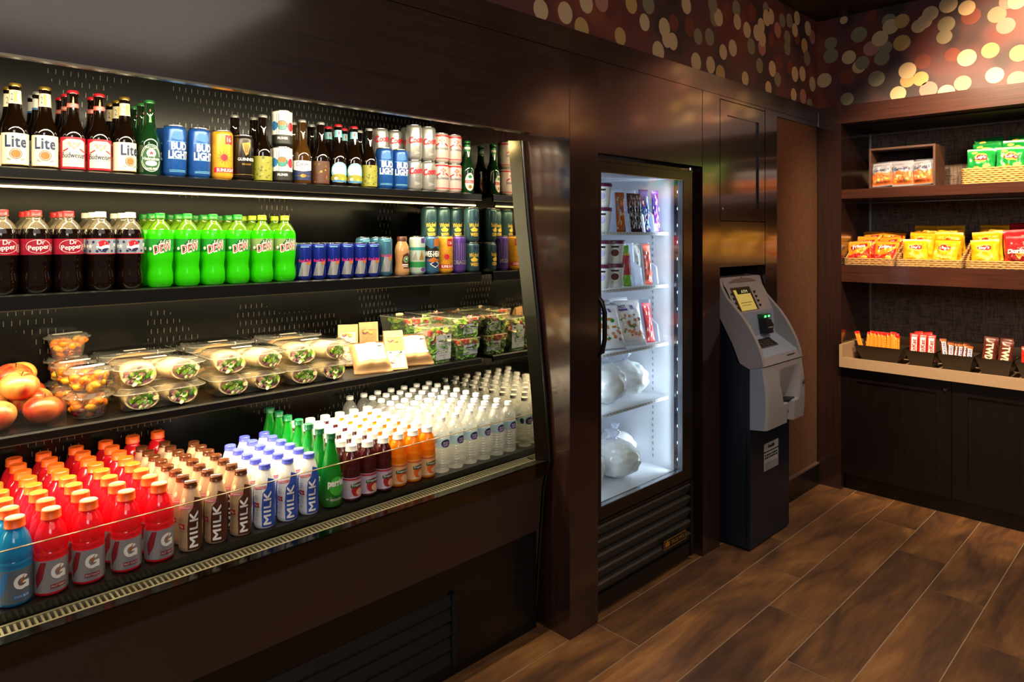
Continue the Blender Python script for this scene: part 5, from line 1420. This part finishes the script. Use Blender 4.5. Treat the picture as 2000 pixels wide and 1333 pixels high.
KRAFT = pm('kraft paper', '#c79a68', .65, var=.15, vscale=30)
D = Decal(); D.rect(0, .085, .115, .085, WHITE, 0).rect(-.01, .112, .06, .005, GREYP, 1)
for k in range(5): D.rect(-.005, .100-.008*k, .08-.01*(k % 3), .0018, GREYP, 1)
D.rect(.04, .112, .018, .008, BLK, 1)
K_PAPER = Kind('paper_wrapped_sandwich', 'sandwich', [('paper_wrapped_sandwich', pillow(.15, .155, .062, KRAFT, D, 5, .006, .09).mesh('paper_wrapped_sandwich'), None, [])])
def wedge():
    w, h, d = .078, .165, .085
    b = MB(); fr = KRAFT
    b.add([(-w/2, 0, 0), (w/2, 0, 0), (w/2, d, 0), (-w/2, d, 0), (w/2, .004, h), (-w/2, .004, h), (-w/2, d, .02), (w/2, d, .02)], [(0, 3, 2, 1), (2, 3, 6, 7), (6, 5, 4, 7), (0, 5, 6, 3), (1, 2, 7, 4)], fr)
    for a in ((-w/2, -w/2+.009, 0, h), (w/2-.009, w/2, 0, h), (-w/2+.009, w/2-.009, 0, .010), (-w/2+.009, w/2-.009, h-.03, h)):
        b.box(a[0], a[1], -.0012, .0, a[2], a[3], fr)
    wn_ = MB(); wn_.box(-w/2+.009, w/2-.009, -.0008, 0, .010, h-.03, M_PETTOP)
    f = MB(); f.box(-w/2+.006, w/2-.006, .001, .004, .006, h-.012, BREAD)
    for k in range(18): f.blob((rf.uniform(-.025, .025), .001, rf.uniform(.02, h-.035)), (.010, .004, .006), rf.choice((BREAD, BREAD, CRUMB, MEAT)), 8, 5, .3, 3, k)
    D = Decal(); D.rect(0, .042, .070, .070, WHITE, 0).rect(.018, .070, .014, .006, BLK, 1)
    for k in range(6): D.rect(-.002, .060-.008*k, .05-.008*(k % 2), .0018, GREYP, 1)
    lb_ = MB(); D.flat(lb_, (0, -.0014, 0), (1, 0, 0), (0, 0, 1), .0004)
    return Kind('sandwich_wedge_box', 'sandwich box', [('carton', b.mesh('carton'), None, []), ('window', wn_.mesh('window'), None, []), ('sandwich', f.mesh('sandwich'), None, []), ('label', lb_.mesh('label'), None, [])])
K_WEDGE = wedge()
K_PAPER.put((1.452, 2.232, Z3+.001), 'brown paper wrapped sandwich beside the right tub stack, leaning back', 'paper wrapped sandwiches', rx=-.85, rz=-.30)
K_WEDGE.put((1.552, 2.218, Z3+.003), 'kraft wedge box with a window and tall white label, leaning back', 'sandwich wedge boxes', rx=-.55, rz=-.35)
K_PAPER.put((1.655, 2.238, Z3+.001), 'brown paper wrapped sandwich between wedge box and clear salad box', 'paper wrapped sandwiches', rx=-.75, rz=-.35)
K_WEDGE.put((1.440, 2.400, Z3+.006), 'kraft wedge box behind the left paper wrapped sandwich', 'sandwich wedge boxes', rx=-.2, rz=-.5)
K_WEDGE.put((1.552, 2.420, Z3+.004), 'kraft wedge box standing upright near the case back', 'sandwich wedge boxes', rx=-.15, rz=-.35)

# salad boxes
def sbox(w, d, h, tall=False):
    b = MB(); b.loft([rrs(w*.82, d*.86, .008, 0, 3), rrs(w*.98, d*.97, .010, h-.004, 3), rrs(w*1.02, d*1.0, .012, h-.003, 3), rrs(w*1.02, d*1.0, .012, h, 3)], M_BOX, False, True, False)
    l = MB(); M_LID = clear('hazy box lid', '#fbf9f0', .30, '#fffbe8', 1.6, .1); l.loft([rrs(w*1.02, d, .012, h+.0004, 3), rrs(w*.97, d*.96, .01, h+.004, 3), rrs(w*.4, d*.4, .01, h+.0045, 3)], M_LID, False, False, True)
    D = Decal(); q = .9; D.rect(w*.10, h*.44, w*.58, h*.72 if tall else h*.52, pm('pale grey label paper', '#cdd2d6', .5), 0).rect(w*.10, h*(.62 if tall else .56), w*.4, .0035, BLK, 1).rect(w*.28, h*(.72 if tall else .64), .012, .007, BLK, 1)
    for k in range(6 if tall else 1): D.rect(w*.08, h*.52-.009*k, w*(.42-.05*(k % 3)), .0018, GREYP, 1)
    s = MB()
    D.emit(s, lambda u, v, off: (u, -(d*.43+(d*.055)*v/h)-off, v), None, None, .0004, .001)
    return Kind('salad_box', 'salad box', [('base', b.mesh('base'), None, []), ('lid', l.mesh('lid'), None, []), ('label', s.mesh('label'), None, [])])
def salad(w, d, h, seed, warm=.3):
    q = random.Random(seed); m = MB()
    TOM = pm('tomato', '#c8281e', .3); SHR = pm('shredded cheese', '#f0b03a', .5)
    for k in range(330):
        z = q.uniform(.004, h*.92); s = .80+.14*z/h
        x = q.uniform(-w*.40, w*.40)*s; y = q.uniform(-d*.42, d*.42)*s
        if q.random() < .5: y = -(d*.43+.055*d*z/h)+.011
        mt = q.choice((LETT, LETD, LETT, LETD)) if z < h*(1-warm) else q.choice((LETT, LETT, TOM, SHR, SHR, MEAT, CRUMB, LETD))
        if mt in (LETT, LETD, MEAT, CRUMB): m.leaf((x, y, z), q.uniform(.012, .024), mt, q, (0, -.8, .5) if y < -d*.3 else (0, -.1, 1))
        elif mt is SHR: m.tube([(x-.008, y, z+.003), (x, y+.003, z+.005), (x+.009, y-.002, z+.003)], .0016, SHR, 5)
        else: m.blob((x, y, z), (.012, .010, .010), mt, 10, 7)
    return m
K_SB = sbox(.140, .215, .083); K_SBT = sbox(.136, .11, .145, True)
sm = [salad(.140, .215, .083, s).mesh('green_salad') for s in (1, 2)]; smt = salad(.136, .11, .145, 3, .45).mesh('green_salad')
def sal(me, loc, lab):
    o = bpy.data.objects.new('green_salad', me); COL.objects.link(o); o.location = loc; tag(o, lab, 'salad', 'salads in clear boxes', 'stuff')
SG = 'clear salad boxes by the mirror'
for (x, y, nm) in ((1.918, 2.325, 'front stack at the mirror'),):
    for k in range(2):
        z = Z3+.0006+.0885*k; pos = ('bottom', 'top')[k]
        K_SB.put((x, y, z), f'clear salad box with grey label, {pos} of the {nm}', SG)
        sal(sm[k], (x, y, z+.002), f'green salad in the {pos} box of the {nm}')
K_SBT.put((1.768, 2.275, Z3+.0006), 'tall clear salad box with long grey label, standing alone', SG); sal(smt, (1.768, 2.275, Z3+.0026), 'lettuce and cheese salad in the tall clear box')
for k in range(2):
    z = Z3+.0006+.0885*k; pos = ('bottom', 'top')[k]
    K_SB.put((1.762, 2.462, z), f'clear salad box, {pos} of the stack behind the tall box', SG)
    sal(sm[1-k], (1.762, 2.462, z+.002), f'green salad in the {pos} box behind the tall box')
for k in range(2):
    z = Z3+.0006+.0885*k; pos = ('bottom', 'top')[k]
    K_SB.put((1.912, 2.525, z), f'clear salad box, {pos} of the rear stack at the mirror', SG, sc=(1, .62, 1))
    o = sal(sm[k], (1.912, 2.525, z+.002), f'green salad in the {pos} box of the rear stack at the mirror')
for o in list(COL.objects):
    if o.name.startswith('green_salad') and 'rear stack' in o.get('label', ''): o.scale = (1, .62, 1)

# ================================================================ freezer contents
PURL = pm('plum lid', '#5e1d44', .35); ICW = pm('ice cream carton white', '#e9e6e6', .45); CHOCP = pm('chocolate brown print', '#5a2a22', .45)
def tubk(spot_):
    b = MB(); P = [(0, 0), (.036, 0), (.038, .002), (.047, .086)]
    b.lathe(P, ICW, 32)
    D = Decal(); D.rect(.0, .068, .034, .007, BLK, 1).disc(.0, .044, .018, .014, spot_, 1).disc(-.006, .022, .012, .008, pm('pale gold print', '#d9cfae', .4), 1).ring(0, .043, .024, .022, .001, GOLDP, 1)
    D.wrap(b, P)
    l = MB(); l.lathe([(.0475, .080), (.0490, .081), (.0490, .092), (.0475, .094), (0, .0935)], PURL, 32)
    return Kind('ice_cream_tub', 'ice cream', [('carton', b.mesh('carton'), None, []), ('lid', l.mesh('lid'), 'plum lid', [])])
K_ICV = tubk(pm('lavender print', '#b8b0d8', .4)); K_ICC = tubk(CHOCP)
FS = [1.6185, 1.3575, 1.0675, .7975, .4305]
GI = 'ice cream tubs in the freezer'
for k in range(2):
    K_ICV.put((2.500, 1.975, FS[0]+.1115*k), f'white ice cream tub with plum lid, top freezer shelf, {("bottom", "top")[k]} one', GI, rz=-.7, sc=1.18)
    K_ICV.put((2.490, 1.975, FS[1]+.1115*k), f'white ice cream tub with lilac spot, second freezer shelf, {("bottom", "top")[k]} one', GI, rz=-.6, sc=1.18)
    K_ICC.put((2.612, 1.985, FS[1]+.1115*k), f'ice cream tub with brown fruit print, second freezer shelf, {("bottom", "top")[k]} one', GI, rz=-.7, sc=1.18)
    K_ICV.put((2.395, 1.975, FS[1]+.1115*k), f'ice cream tub hidden by the door frame, second freezer shelf, {("bottom", "top")[k]} one', GI, rz=-.6) if 0 else None
TRAYM = clear('frosted tray plastic', '#eef0f8', .45, '#eef2ff', .8, .2)
def tray_mesh():
    m = MB(); h = .205; w = .012
    prof = [(0, 0), (.16, 0), (.16, .01), (.12, h), (.06, h+.002), (.052, h*.55), (.012, h*.42)]
    m.prism(prof, 0, -w/2, w/2, TRAYM)
    return m
K_TRAY = Kind('display_tray', 'tray', [('display_tray', tray_mesh().mesh('display_tray'), None, [])])
for i, (x, z, lab) in enumerate([(2.700, FS[0], 'frosted divider between orange and dark chocolate bars'), (2.818, FS[0], 'frosted divider between dark chocolate and blue bars'),
                                 (2.905, FS[0], 'frosted divider left of the purple bar'), (2.735, FS[1], 'frosted divider right of the green bar'), (2.800, FS[1], 'frosted divider left of the coral bar'),
                                 (2.935, FS[1], 'frosted divider at the right wall, second freezer shelf'), (2.945, FS[2], 'frosted divider at the right wall, third freezer shelf')]):
    K_TRAY.put((x, 1.945, z+.0005), lab, 'frosted freezer dividers')
def barp(c, D=None, w=.048, h=.19, t=.020, seed=1, r=.25): return Kind('ice_cream_bar', 'ice cream bar', [('ice_cream_bar', pillow(w, h, t, c, D, seed, .012, .10, 12, 24).mesh('ice_cream_bar'), None, [])])
def mottled(cols, w, h, n, seed):
    q = random.Random(seed); D = Decal()
    for k in range(n*2):
        x, y = q.uniform(-w*.4, w*.4), q.uniform(h*.08, h*.9); a, b_ = q.uniform(.002, .005), q.uniform(.004, .014)
        D.poly([(x-a, y-b_*.6), (x+a*.3, y-b_), (x+a, y+b_*.5), (x-a*.4, y+b_)], cols[k % len(cols)], 0+(k % 4))
    return D
OB = pm('foil orange', '#c4652a', .3, metal=.2); DB = pm('dark plum foil', '#2a1626', .28, metal=.3); BB = pm('blue foil', '#3a54a8', .25, metal=.35); VB = pm('violet foil', '#6a3cae', .28, metal=.25)
GBm = pm('light green foil', '#8fce4a', .35); RBm = pm('raspberry foil', '#c02a3c', .35); CBm = pm('coral foil', '#f0705a', .35)
GF = 'wrapped ice cream bars in the freezer'
barp(OB, mottled([BLUEP, CREAM, OB], .05, .19, 18, 1), seed=1).put((2.640, 1.955, FS[0]), 'orange and blue wrapped bar beside the top shelf tubs', GF, rx=-.12, rz=-.5)
kd = barp(DB, mottled([WHITE, DB, CHOCP, GREYP], .048, .19, 34, 2), seed=2); kd.put((2.735, 1.955, FS[0]), 'dark plum wrapped bar, left of its twin', GF, rx=-.12, rz=-.3); kd.put((2.782, 1.958, FS[0]), 'dark plum wrapped bar, right of its twin', GF, rx=-.10, rz=-.3)
kb = barp(BB, mottled([WHITE, BB, NAVYP, REDP, TURQ], .048, .19, 30, 3), w=.055, h=.215, seed=3); kb.put((2.855, 1.965, FS[0]), 'blue wrapped bar in front of the divider', GF, rx=-.12, rz=-.4); 
barp(VB, mottled([WHITE, PINKP, VB], .045, .21, 12, 4), w=.04, h=.21, seed=4).put((2.935, 1.955, FS[0]), 'purple wrapped bar at the right end', GF, rx=-.08, rz=-.4)
D = Decal(); D.rect(0, .105, .048, .10, RBm, 0).rect(0, .155, .048, .012, YELP, 1)
barp(GBm, D, w=.042, h=.20, seed=5).put((2.690, 1.955, FS[1]), 'green bar with a red middle band', GF, rx=-.18, rz=-.5)
barp(CBm, mottled([WHITE, CBm, RBm], .045, .19, 14, 6), w=.042, h=.205, seed=6).put((2.868, 1.955, FS[1]), 'coral red bar in the second freezer shelf', GF, rx=-.15, rz=-.4)
barp(ICW, mottled([WHITE, TURQ], .045, .19, 8, 7), w=.05, h=.205, seed=7).put((2.832, 1.985, FS[1]), 'white bar behind the coral red bar', GF, rx=-.15, rz=-.4)
PK = pm('glossy white packet', '#e4e2ea', .18); FOODP = pm('food photo print', '#b8735a', .4); FOODP2 = pm('food photo dark print', '#7d5a4e', .4)
def packet(seed):
    q = random.Random(seed); D = Decal()
    D.text('HOT', -.035, .192, .04, .016, PURP, 2, bold=.05).rect(-.035, .176, .05, .010, PURP, 1).rect(.02, .188, .018, .022, PURP, 1)
    for k in range(36): D.disc(q.uniform(-.055, .055), q.uniform(.045, .150), q.uniform(.006, .015), q.uniform(.005, .011), q.choice((FOODP, FOODP2, ORNG, GREENP, CREAM, FOODP)), 1+(k % 4), 9)
    return Kind('frozen_meal_packet', 'packet', [('frozen_meal_packet', pillow(.15, .225, .035, PK, D, seed, .012, .10, 20, 26).mesh('frozen_meal_packet'), None, [])])
kp1, kp2 = packet(3), packet(8); GP = 'frozen packets on the third freezer shelf'
kp1.put((2.560, 1.945, FS[2]+.001), 'white frozen packet with purple lettering, leftmost in front', GP, rx=-.42, rz=-.35)
kp2.put((2.735, 1.955, FS[2]+.001), 'white frozen packet with purple lettering, right in front', GP, rx=-.30, rz=-.35)
kp2.put((2.620, 2.05, FS[2]+.001), 'white frozen packet standing behind the leftmost one', GP, rx=-.28, rz=-.35)
kp1.put((2.760, 2.06, FS[2]+.001), 'white frozen packet standing behind the right one', GP, rx=-.18, rz=-.35)
barp(RBm, mottled([WHITE, RBm, CREAM], .05, .2, 10, 9), w=.05, h=.20, seed=9).put((2.885, 1.955, FS[2]+.001), 'red packet beside the wall divider', GP, rx=-.25, rz=-.4)
ICE = pm('bagged ice seen through film', '#f3f5fc', .16, spec=.8, sub=.4, bump=(38, .45))
def icebag(seed, knot=True):
    m = MB(); m.blob((0, 0, .092), (.125, .105, .092), ICE, 56, 36, .09, 3.6, seed)
    k = MB()
    secs = []
    for z, r in ((.165, .045), (.185, .018), (.195, .012), (.205, .022), (.222, .034), (.230, .030)):
        secs.append([(r*(1+.25*math.sin(5*a+z*90))*math.cos(a)+.01, r*.7*(1+.25*math.cos(4*a))*math.sin(a), z) for a in [2*PI*i/22 for i in range(22)]])
    k.loft(secs, clear('plastic bag film', '#eef2fa', .5, '#eef2ff', 1.5, .15), True, False, True)
    return Kind('bag_of_ice', 'ice bag', [('filled_bag', m.mesh('filled_bag'), None, []), ('tied_neck', k.mesh('tied_neck'), None, [])])
ki = [icebag(1), icebag(5), icebag(9)]; GBI = 'clear bags of ice in the freezer'
for j, (x, y, z, lab, rz, sc) in enumerate([
    (2.615, 2.040, FS[3], 'bag of ice on the fourth shelf, left', .2, 1.05), (2.842, 2.070, FS[3], 'bag of ice on the fourth shelf, touching the right wall', 1.4, .93),
    (2.430, 2.035, FS[4], 'bag of ice on the freezer floor, nearest the handle', .6, 1.1), (2.690, 2.030, FS[4], 'bag of ice on the freezer floor, middle one in front', 2.0, .98),
    (2.858, 2.150, FS[4], 'bag of ice on the freezer floor, touching the right wall', 3.0, .88), (2.620, 2.230, FS[4]+.150, 'bag of ice lying on top of the floor bags', .9, .92)]):
    ki[j % 3].put((x, y, z+.001), lab, GBI, rz=rz, sc=sc)
# ================================================================ snacks
def basket(name, w, d, hf, hb, label, loc):
    """woven rope basket; front at local -Y, sides rise towards the back"""
    e = empty(name, loc, (0, 0, -PI/2), label=label, cat='basket')
    ROPE = pm('straw rope', '#b98c50', .7, var=.35, vscale=70)
    m = MB(); n = max(3, int(hb/.012))
    for k in range(n):
        z = .006+k*.0118
        pts = []
        P = rr(w, d, .012, z, 3)
        for i in range(len(P)):
            a = Vector(P[i]); b = Vector(P[(i+1) % len(P)]); L_ = (b-a).length
            q = max(1, int(L_/.018))
            for t in range(q):
                pts.append(a.lerp(b, t/q))
        def ok(p):
            f = (p.y+d/2)/d
            lim = hf if f < .04 else hf+(hb-hf)*min(1, f*1.4)
            return z <= lim
        run = []
        runs = []
        st = 0
        m_ = len(pts)
        flags = [ok(p) for p in pts]
        def wob(i, p):
            s = 1 if (i+k) % 2 else -1
            dv = Vector((p.x, p.y, 0)).normalized()
            return (p.x+dv.x*.0016*s, p.y+dv.y*.0016*s, p.z+.0012*s)
        if all(flags): m.tube([wob(i, p) for i, p in enumerate(pts)], .0062, ROPE, 7, True)
        else:
            s0 = next(i for i in range(m_) if flags[i] and not flags[i-1]); run = []
            for i in range(m_):
                j = (s0+i) % m_
                if flags[j]: run.append(wob(j, pts[j]))
                elif run:
                    if len(run) > 2: m.tube(run, .0062, ROPE, 7)
                    run = []
            if len(run) > 2: m.tube(run, .0062, ROPE, 7)
    m.build('woven_wall', e)
    m = MB(); m.box(-w/2, w/2, -d/2, d/2, .0, .005, ROPE); m.build('bottom', e)
    return e
YEL = pm('yellow chip bag', '#eeb21c', .3, metal=.1); RED = pm('red chip bag', '#c4242a', .3, metal=.1); GRN = pm('green chip bag', '#178a3c', .3, metal=.1); FOR = pm('orange yellow chip bag', '#f09a24', .32, metal=.1); WSN = pm('silver blue snack bag', '#8f929e', .35); OSN = pm('orange snack bag print', '#e0713a', .38)
def lays(base, seed):
    D = Decal(); D.disc(0, .105, .033, .026, pm('pale yellow print', '#f4d24a', .35), 0, 22).poly([(-.032, .110), (.0, .122), (.033, .112), (.032, .094), (0, .088), (-.033, .096)], REDP, 1).text("Lay's", 0, .104, .050, .020, WHITE, 2, bold=.05, shear=.1)
    if base is GRN: D.disc(-.03, .14, .016, .009, pm('chip print', '#e8c05a', .5), 1).disc(.03, .06, .02, .011, pm('chip print', '#e8c05a', .5), 1).disc(-.02, .05, .016, .01, LIME, 1)
    else: D.disc(.01, .05, .026, .012, pm('chip print', '#e8c05a', .5), 1).disc(-.022, .058, .016, .010, pm('chip print', '#e8c05a', .5), 1)
    return pillow(.135, .165, .055, base, D, seed, .012, .17).mesh('chip_bag')
def fritos(seed):
    D = Decal(); D.poly([(-.065, .012), (.065, .012), (.065, .110), (.02, .062), (-.065, .058)], pm('warm red print', '#c8281c', .35), 0).poly([(-.052, .118), (.05, .142), (.055, .118), (-.04, .088)], pm('deep red ribbon print', '#a01c24', .35), 1).text('Fritos', 0, .116, .078, .026, WHITE, 2, rot=.16, bold=.05, shear=.2)
    D.disc(.03, .04, .018, .012, YELP, 1).disc(.0, .035, .014, .010, ORNG, 2).disc(.038, .06, .012, .008, ORNG, 2)
    return pillow(.135, .165, .05, FOR, D, seed, .012, .17).mesh('chip_bag')
def doritos(seed):
    D = Decal(); D.poly([(-.065, .09), (.065, .11), (.065, .05), (.0, .02), (-.065, .05)], pm('dark red print', '#7d1418', .35), 0).text('Doritos', 0, .088, .105, .026, WHITE, 2, rot=.06, bold=.06).poly([(-.022, .078), (.028, .078), (.004, .040)], YELP, 1).poly([(-.014, .073), (.020, .073), (.004, .050)], ORNG, 2)
    return pillow(.145, .185, .055, RED, D, seed, .012, .17).mesh('chip_bag')
def gard(seed):
    D = Decal(); D.rect(0, .045, .118, .070, OSN, 0).poly([(-.059, .08), (-.02, .098), (.02, .084), (.059, .096), (.059, .07), (-.059, .07)], OSN, 0).text("Gardetto's", 0, .112, .090, .020, NAVYP, 2, rot=.08, bold=.03).rect(-.02, .145, .05, .010, GREYP, 1)
    for k in range(14): D.disc(rf.uniform(-.045, .045), rf.uniform(.02, .07), .010, .007, rf.choice((ORNG, TANP, YELP, OSN)), 1+(k % 3), 9)
    return pillow(.122, .165, .045, WSN, D, seed, .012, .16).mesh('snack_bag')
def kset(fn, seeds, name='chip_bag', **kw): return [Kind(name, 'snack bag', [(name, fn(seed=s, **kw), None, [])]) for s in seeds]
KY = kset(lays, (1, 2, 3), base=YEL); KG = kset(lays, (4, 5, 6), base=GRN); KF = kset(fritos, (7, 8)); KD = kset(doritos, (9,)); KO = kset(gard, (10, 11, 12), 'snack_bag')
def bag(K, x, y, z, label, group, lean=.35, rz=0.0, sc=1.0): K.put((x, y, z), label, group, rx=-lean, ry=rf.uniform(-.09, .09), rz=-PI/2+rz, sc=sc)
# wooden crate with three orange and white bags
c = empty('wooden_crate', (4.60, 1.318, 1.8925), label='open fronted wooden crate of orange bags on the top shelf', cat='crate')
m = MB(); CW = pm('crate wood', '#4f3222', .55, var=.2, vscale=30)
m.box(0, .20, -.182, -.170, 0, .252, CW); m.box(0, .20, .170, .182, 0, .252, CW); m.box(0, .20, -.1695, .1695, .240, .252, CW); m.box(0, .20, -.1695, .1695, 0, .010, CW)
m.build('frame', c)
m = MB(); m.box(.201, .207, -.182, .182, 0, .252, pm('dark crate back', '#3a2418', .6)); m.build('back', c)
for i, y in enumerate((1.428, 1.318, 1.207)):
    bag(KO[i], 4.625, y, 1.9045, 'orange and white snack bag in the crate, %s in front' % ('left', 'middle', 'right')[i], 'orange snack bags in the crate', .16, (.1, .0, -.1)[i], .95)
    bag(KO[(i+1) % 3], 4.690, y-.004, 1.9045, 'orange and white snack bag in the crate, %s behind' % ('left', 'middle', 'right')[i], 'orange snack bags in the crate', .12, 0, 1.0)
basket('woven_basket', .60, .26, .105, .105, 'long woven straw basket of green bags on the top shelf', (4.735, .700, 1.8925))
GG = 'green chip bags in the straw basket'
for j, (x, z, ln) in enumerate(((4.655, 1.935, .22), (4.725, 1.975, .18), (4.80, 2.010, .15))):
    for i in range(4):
        bag(KG[(i+j) % 3], x, .925-.142*i-.012*j, z, 'green chip bag, %s row, %s from the basket left end' % (('front', 'middle', 'back')[j], ('first', 'second', 'third', 'fourth')[i]), GG, ln, rf.uniform(-.32, .32), 1.02)
for i, (yc, w_, nm) in enumerate(((1.487, .275, 'under orange corn chip bags, leftmost'), (1.160, .330, 'middle one with yellow bags'), (.800, .340, 'at right with yellow and red bags'))):
    basket('woven_basket', w_, .33, .048, .150, 'low fronted woven basket on the lower shelf, '+nm, (4.705, yc, 1.4150))
GY = 'chip bags in the lower shelf baskets'
for j, (x, z, ln) in enumerate(((4.600, 1.424, .42), (4.665, 1.450, .38), (4.735, 1.478, .34))):
    for i in range(2):
        bag(KF[(i+j) % 2], x, 1.555-.138*i-.004*j, z, 'orange corn chip bag, %s row, %s one' % (('front', 'middle', 'back')[j], ('left', 'right')[i]), GY, ln, rf.uniform(-.28, .28), .95)
for j, (x, z, ln) in enumerate(((4.600, 1.424, .36), (4.670, 1.455, .30), (4.745, 1.490, .24))):
    for i in range(2):
        bag(KY[(i+j) % 3], x, 1.240-.142*i-.005*j, z, 'yellow chip bag in the middle basket, %s row, %s one' % (('front', 'middle', 'back')[j], ('left', 'right')[i]), GY, ln, rf.uniform(-.32, .32), (1.0, 1.06, 1.08)[j])
    bag(KY[j % 3], x, .890, z, 'yellow chip bag in the right basket, %s row' % ('front', 'middle', 'back')[j], GY, ln, rf.uniform(-.22, .22), (1.0, 1.08, 1.1)[j])
    bag(KD[0], x, .735, z, 'red tortilla chip bag in the right basket, %s row' % ('front', 'middle', 'back')[j], GY, ln, rf.uniform(-.22, .22), (1.0, 1.02, 1.02)[j])

# candy trays
TB = pm('dark bronze tray plastic', '#241a0e', .35)
def cand_tray(y0, y1, label):
    w0 = y0-y1; e = empty('candy_tray', (4.605, (y0+y1)/2, .8025), (0, 0, -PI/2), label=label, cat='tray')
    o = MB(); d = .20
    A = rr(w0*.66, d*.66, .004, 0, 2); B = rr(w0, d, .004, .106, 2)
    B = [(x, y+.0, z) for x, y, z in B]
    sh = d/2
    A = [(x, y+sh, z) for x, y, z in A]; B = [(x, y+sh, z) for x, y, z in B]
    Ai = [(x*.97, sh+(y-sh)*.97, z+.003) for x, y, z in A]; Bi = [(x*.975, sh+(y-sh)*.975, z) for x, y, z in B]
    o.loft([A, B, Bi, Ai], TB, False, True, True)
    o.build('shell', e); return e
TY = [(1.594, 1.314, 'leftmost, with orange wrapped bars'), (1.302, 1.141, 'second from left, with red and white bars'), (1.128, .947, 'middle, with small brown and blue bars'), (.940, .764, 'fourth from left, with tall brown bars'), (.757, .560, 'at the right edge, with red packets')]
for a, b_, l_ in TY: cand_tray(a, b_, 'dark tapered candy tray, '+l_)
ORB = pm('orange candy wrapper', '#f58a18', .3); REB = pm('red candy wrapper', '#d3281f', .3); BRB = pm('brown candy wrapper', '#6a2c1c', .3)
def candy(c, D, w, h, t, seed, ends=None):
    D2 = Decal(); D2.it = list(D.it)
    if ends: D2.rect(0, .008, w, .016, ends, 0).rect(0, h-.008, w, .016, ends, 0)
    return Kind('candy_bar', 'candy bar', [('candy_bar', pillow(w, h, t, c, D2, seed, .006, .08, 10, 20).mesh('candy_bar'), None, [])])
D = Decal(); D.text("Reese's", 0, .075, .085, .016, YELP, 1, rot=PI/2, bold=.04)
kc1 = candy(ORB, D, .034, .150, .014, 1, REB)
D = Decal(); D.rect(0, .075, .030, .125, WHITE, 1).text('KitKat', 0, .080, .085, .020, REDP, 2, rot=PI/2, bold=.05)
kc2 = candy(REB, D, .046, .160, .018, 2)
D = Decal(); D.rect(0, .068, .024, .095, WHITE, 1).text('SNICKERS', 0, .068, .085, .014, pm('candy blue print', '#3a4aa8', .35), 2, rot=PI/2, bold=.04).rect(0, .124, .034, .016, ORNG, 1)
kc3 = candy(BRB, D, .036, .138, .014, 3)
D = Decal(); D.text('TWIX', 0, .085, .105, .034, CREAM, 2, rot=-PI/2, bold=.06)
kc4 = candy(BRB, D, .062, .175, .020, 4)
D = Decal(); D.disc(0, .08, .026, .03, YELP, 1).disc(0, .08, .022, .026, REDP, 2).rect(0, .08, .03, .006, WHITE, 3)
kc5 = candy(REB, D, .075, .15, .02, 5)
GCN = 'candy bars in the dark trays'
def cput(K, y, x, lab, roll=0, lean=.3, z=.815, rz=0): K.put((x+.004, y, z+.026), lab, GCN, rx=-lean, ry=roll, rz=-PI/2+rz)
O_ = ['first', 'second', 'third', 'fourth', 'fifth', 'sixth', 'seventh', 'eighth', 'ninth', 'tenth']
for i in range(9): cput(kc1, 1.552-.0245*i, 4.650, 'orange peanut bar in the leftmost tray, %s from left in front' % O_[i], (-.12, .20, .22, .18, .16, .15, .18, .12, .22)[i], .28, .818+(.0, -.002, .008, 0, .003, 0, .004, .012, -.006)[i], rz=(.9, .6, .8, .7, .75, .8, .7, .6, .9)[i])
for i in range(5): cput(kc1, 1.52-.034*i, 4.700, 'orange peanut bar in the leftmost tray, %s from left behind' % O_[i], .1, .2, .815, rz=.5)
for i, (y, x) in enumerate(((1.266, 4.650), (1.220, 4.652), (1.174, 4.650))): cput(kc2, y, x, 'red and white wafer bar, %s from left in front' % O_[i], .03, .22, .822, rz=.25)
for i, (y, x) in enumerate(((1.24, 4.705), (1.19, 4.705))): cput(kc2, y, x, 'red and white wafer bar, %s behind' % ('left', 'right')[i], -.1, .16, .83, rz=.1)
for i in range(6): cput(kc3, 1.098-.0225*i, 4.650, 'brown nut bar with white label, %s from left in the middle tray' % O_[i], (.0, .15, .28, .22, .26, .20)[i], .30, (.832, .815, .812, .812, .816, .806)[i], rz=.55)
cput(kc4, .892, 4.650, 'large brown bar with cream lettering, left of its twin', .10, .22, .826, rz=.15); cput(kc4, .820, 4.648, 'large brown bar with cream lettering, right of its twin', .14, .22, .815, rz=.15)
for i in range(2): cput(kc4, .885-.070*i, 4.712, 'large brown bar behind the front pair, %s one' % ('left', 'right')[i], 0, .2, .82)
for i in range(3): cput(kc5, .70-.03*i, 4.650+.026*i, 'red candy packet at the right edge, %s one' % O_[i], .05, .3, .815, rz=.2)
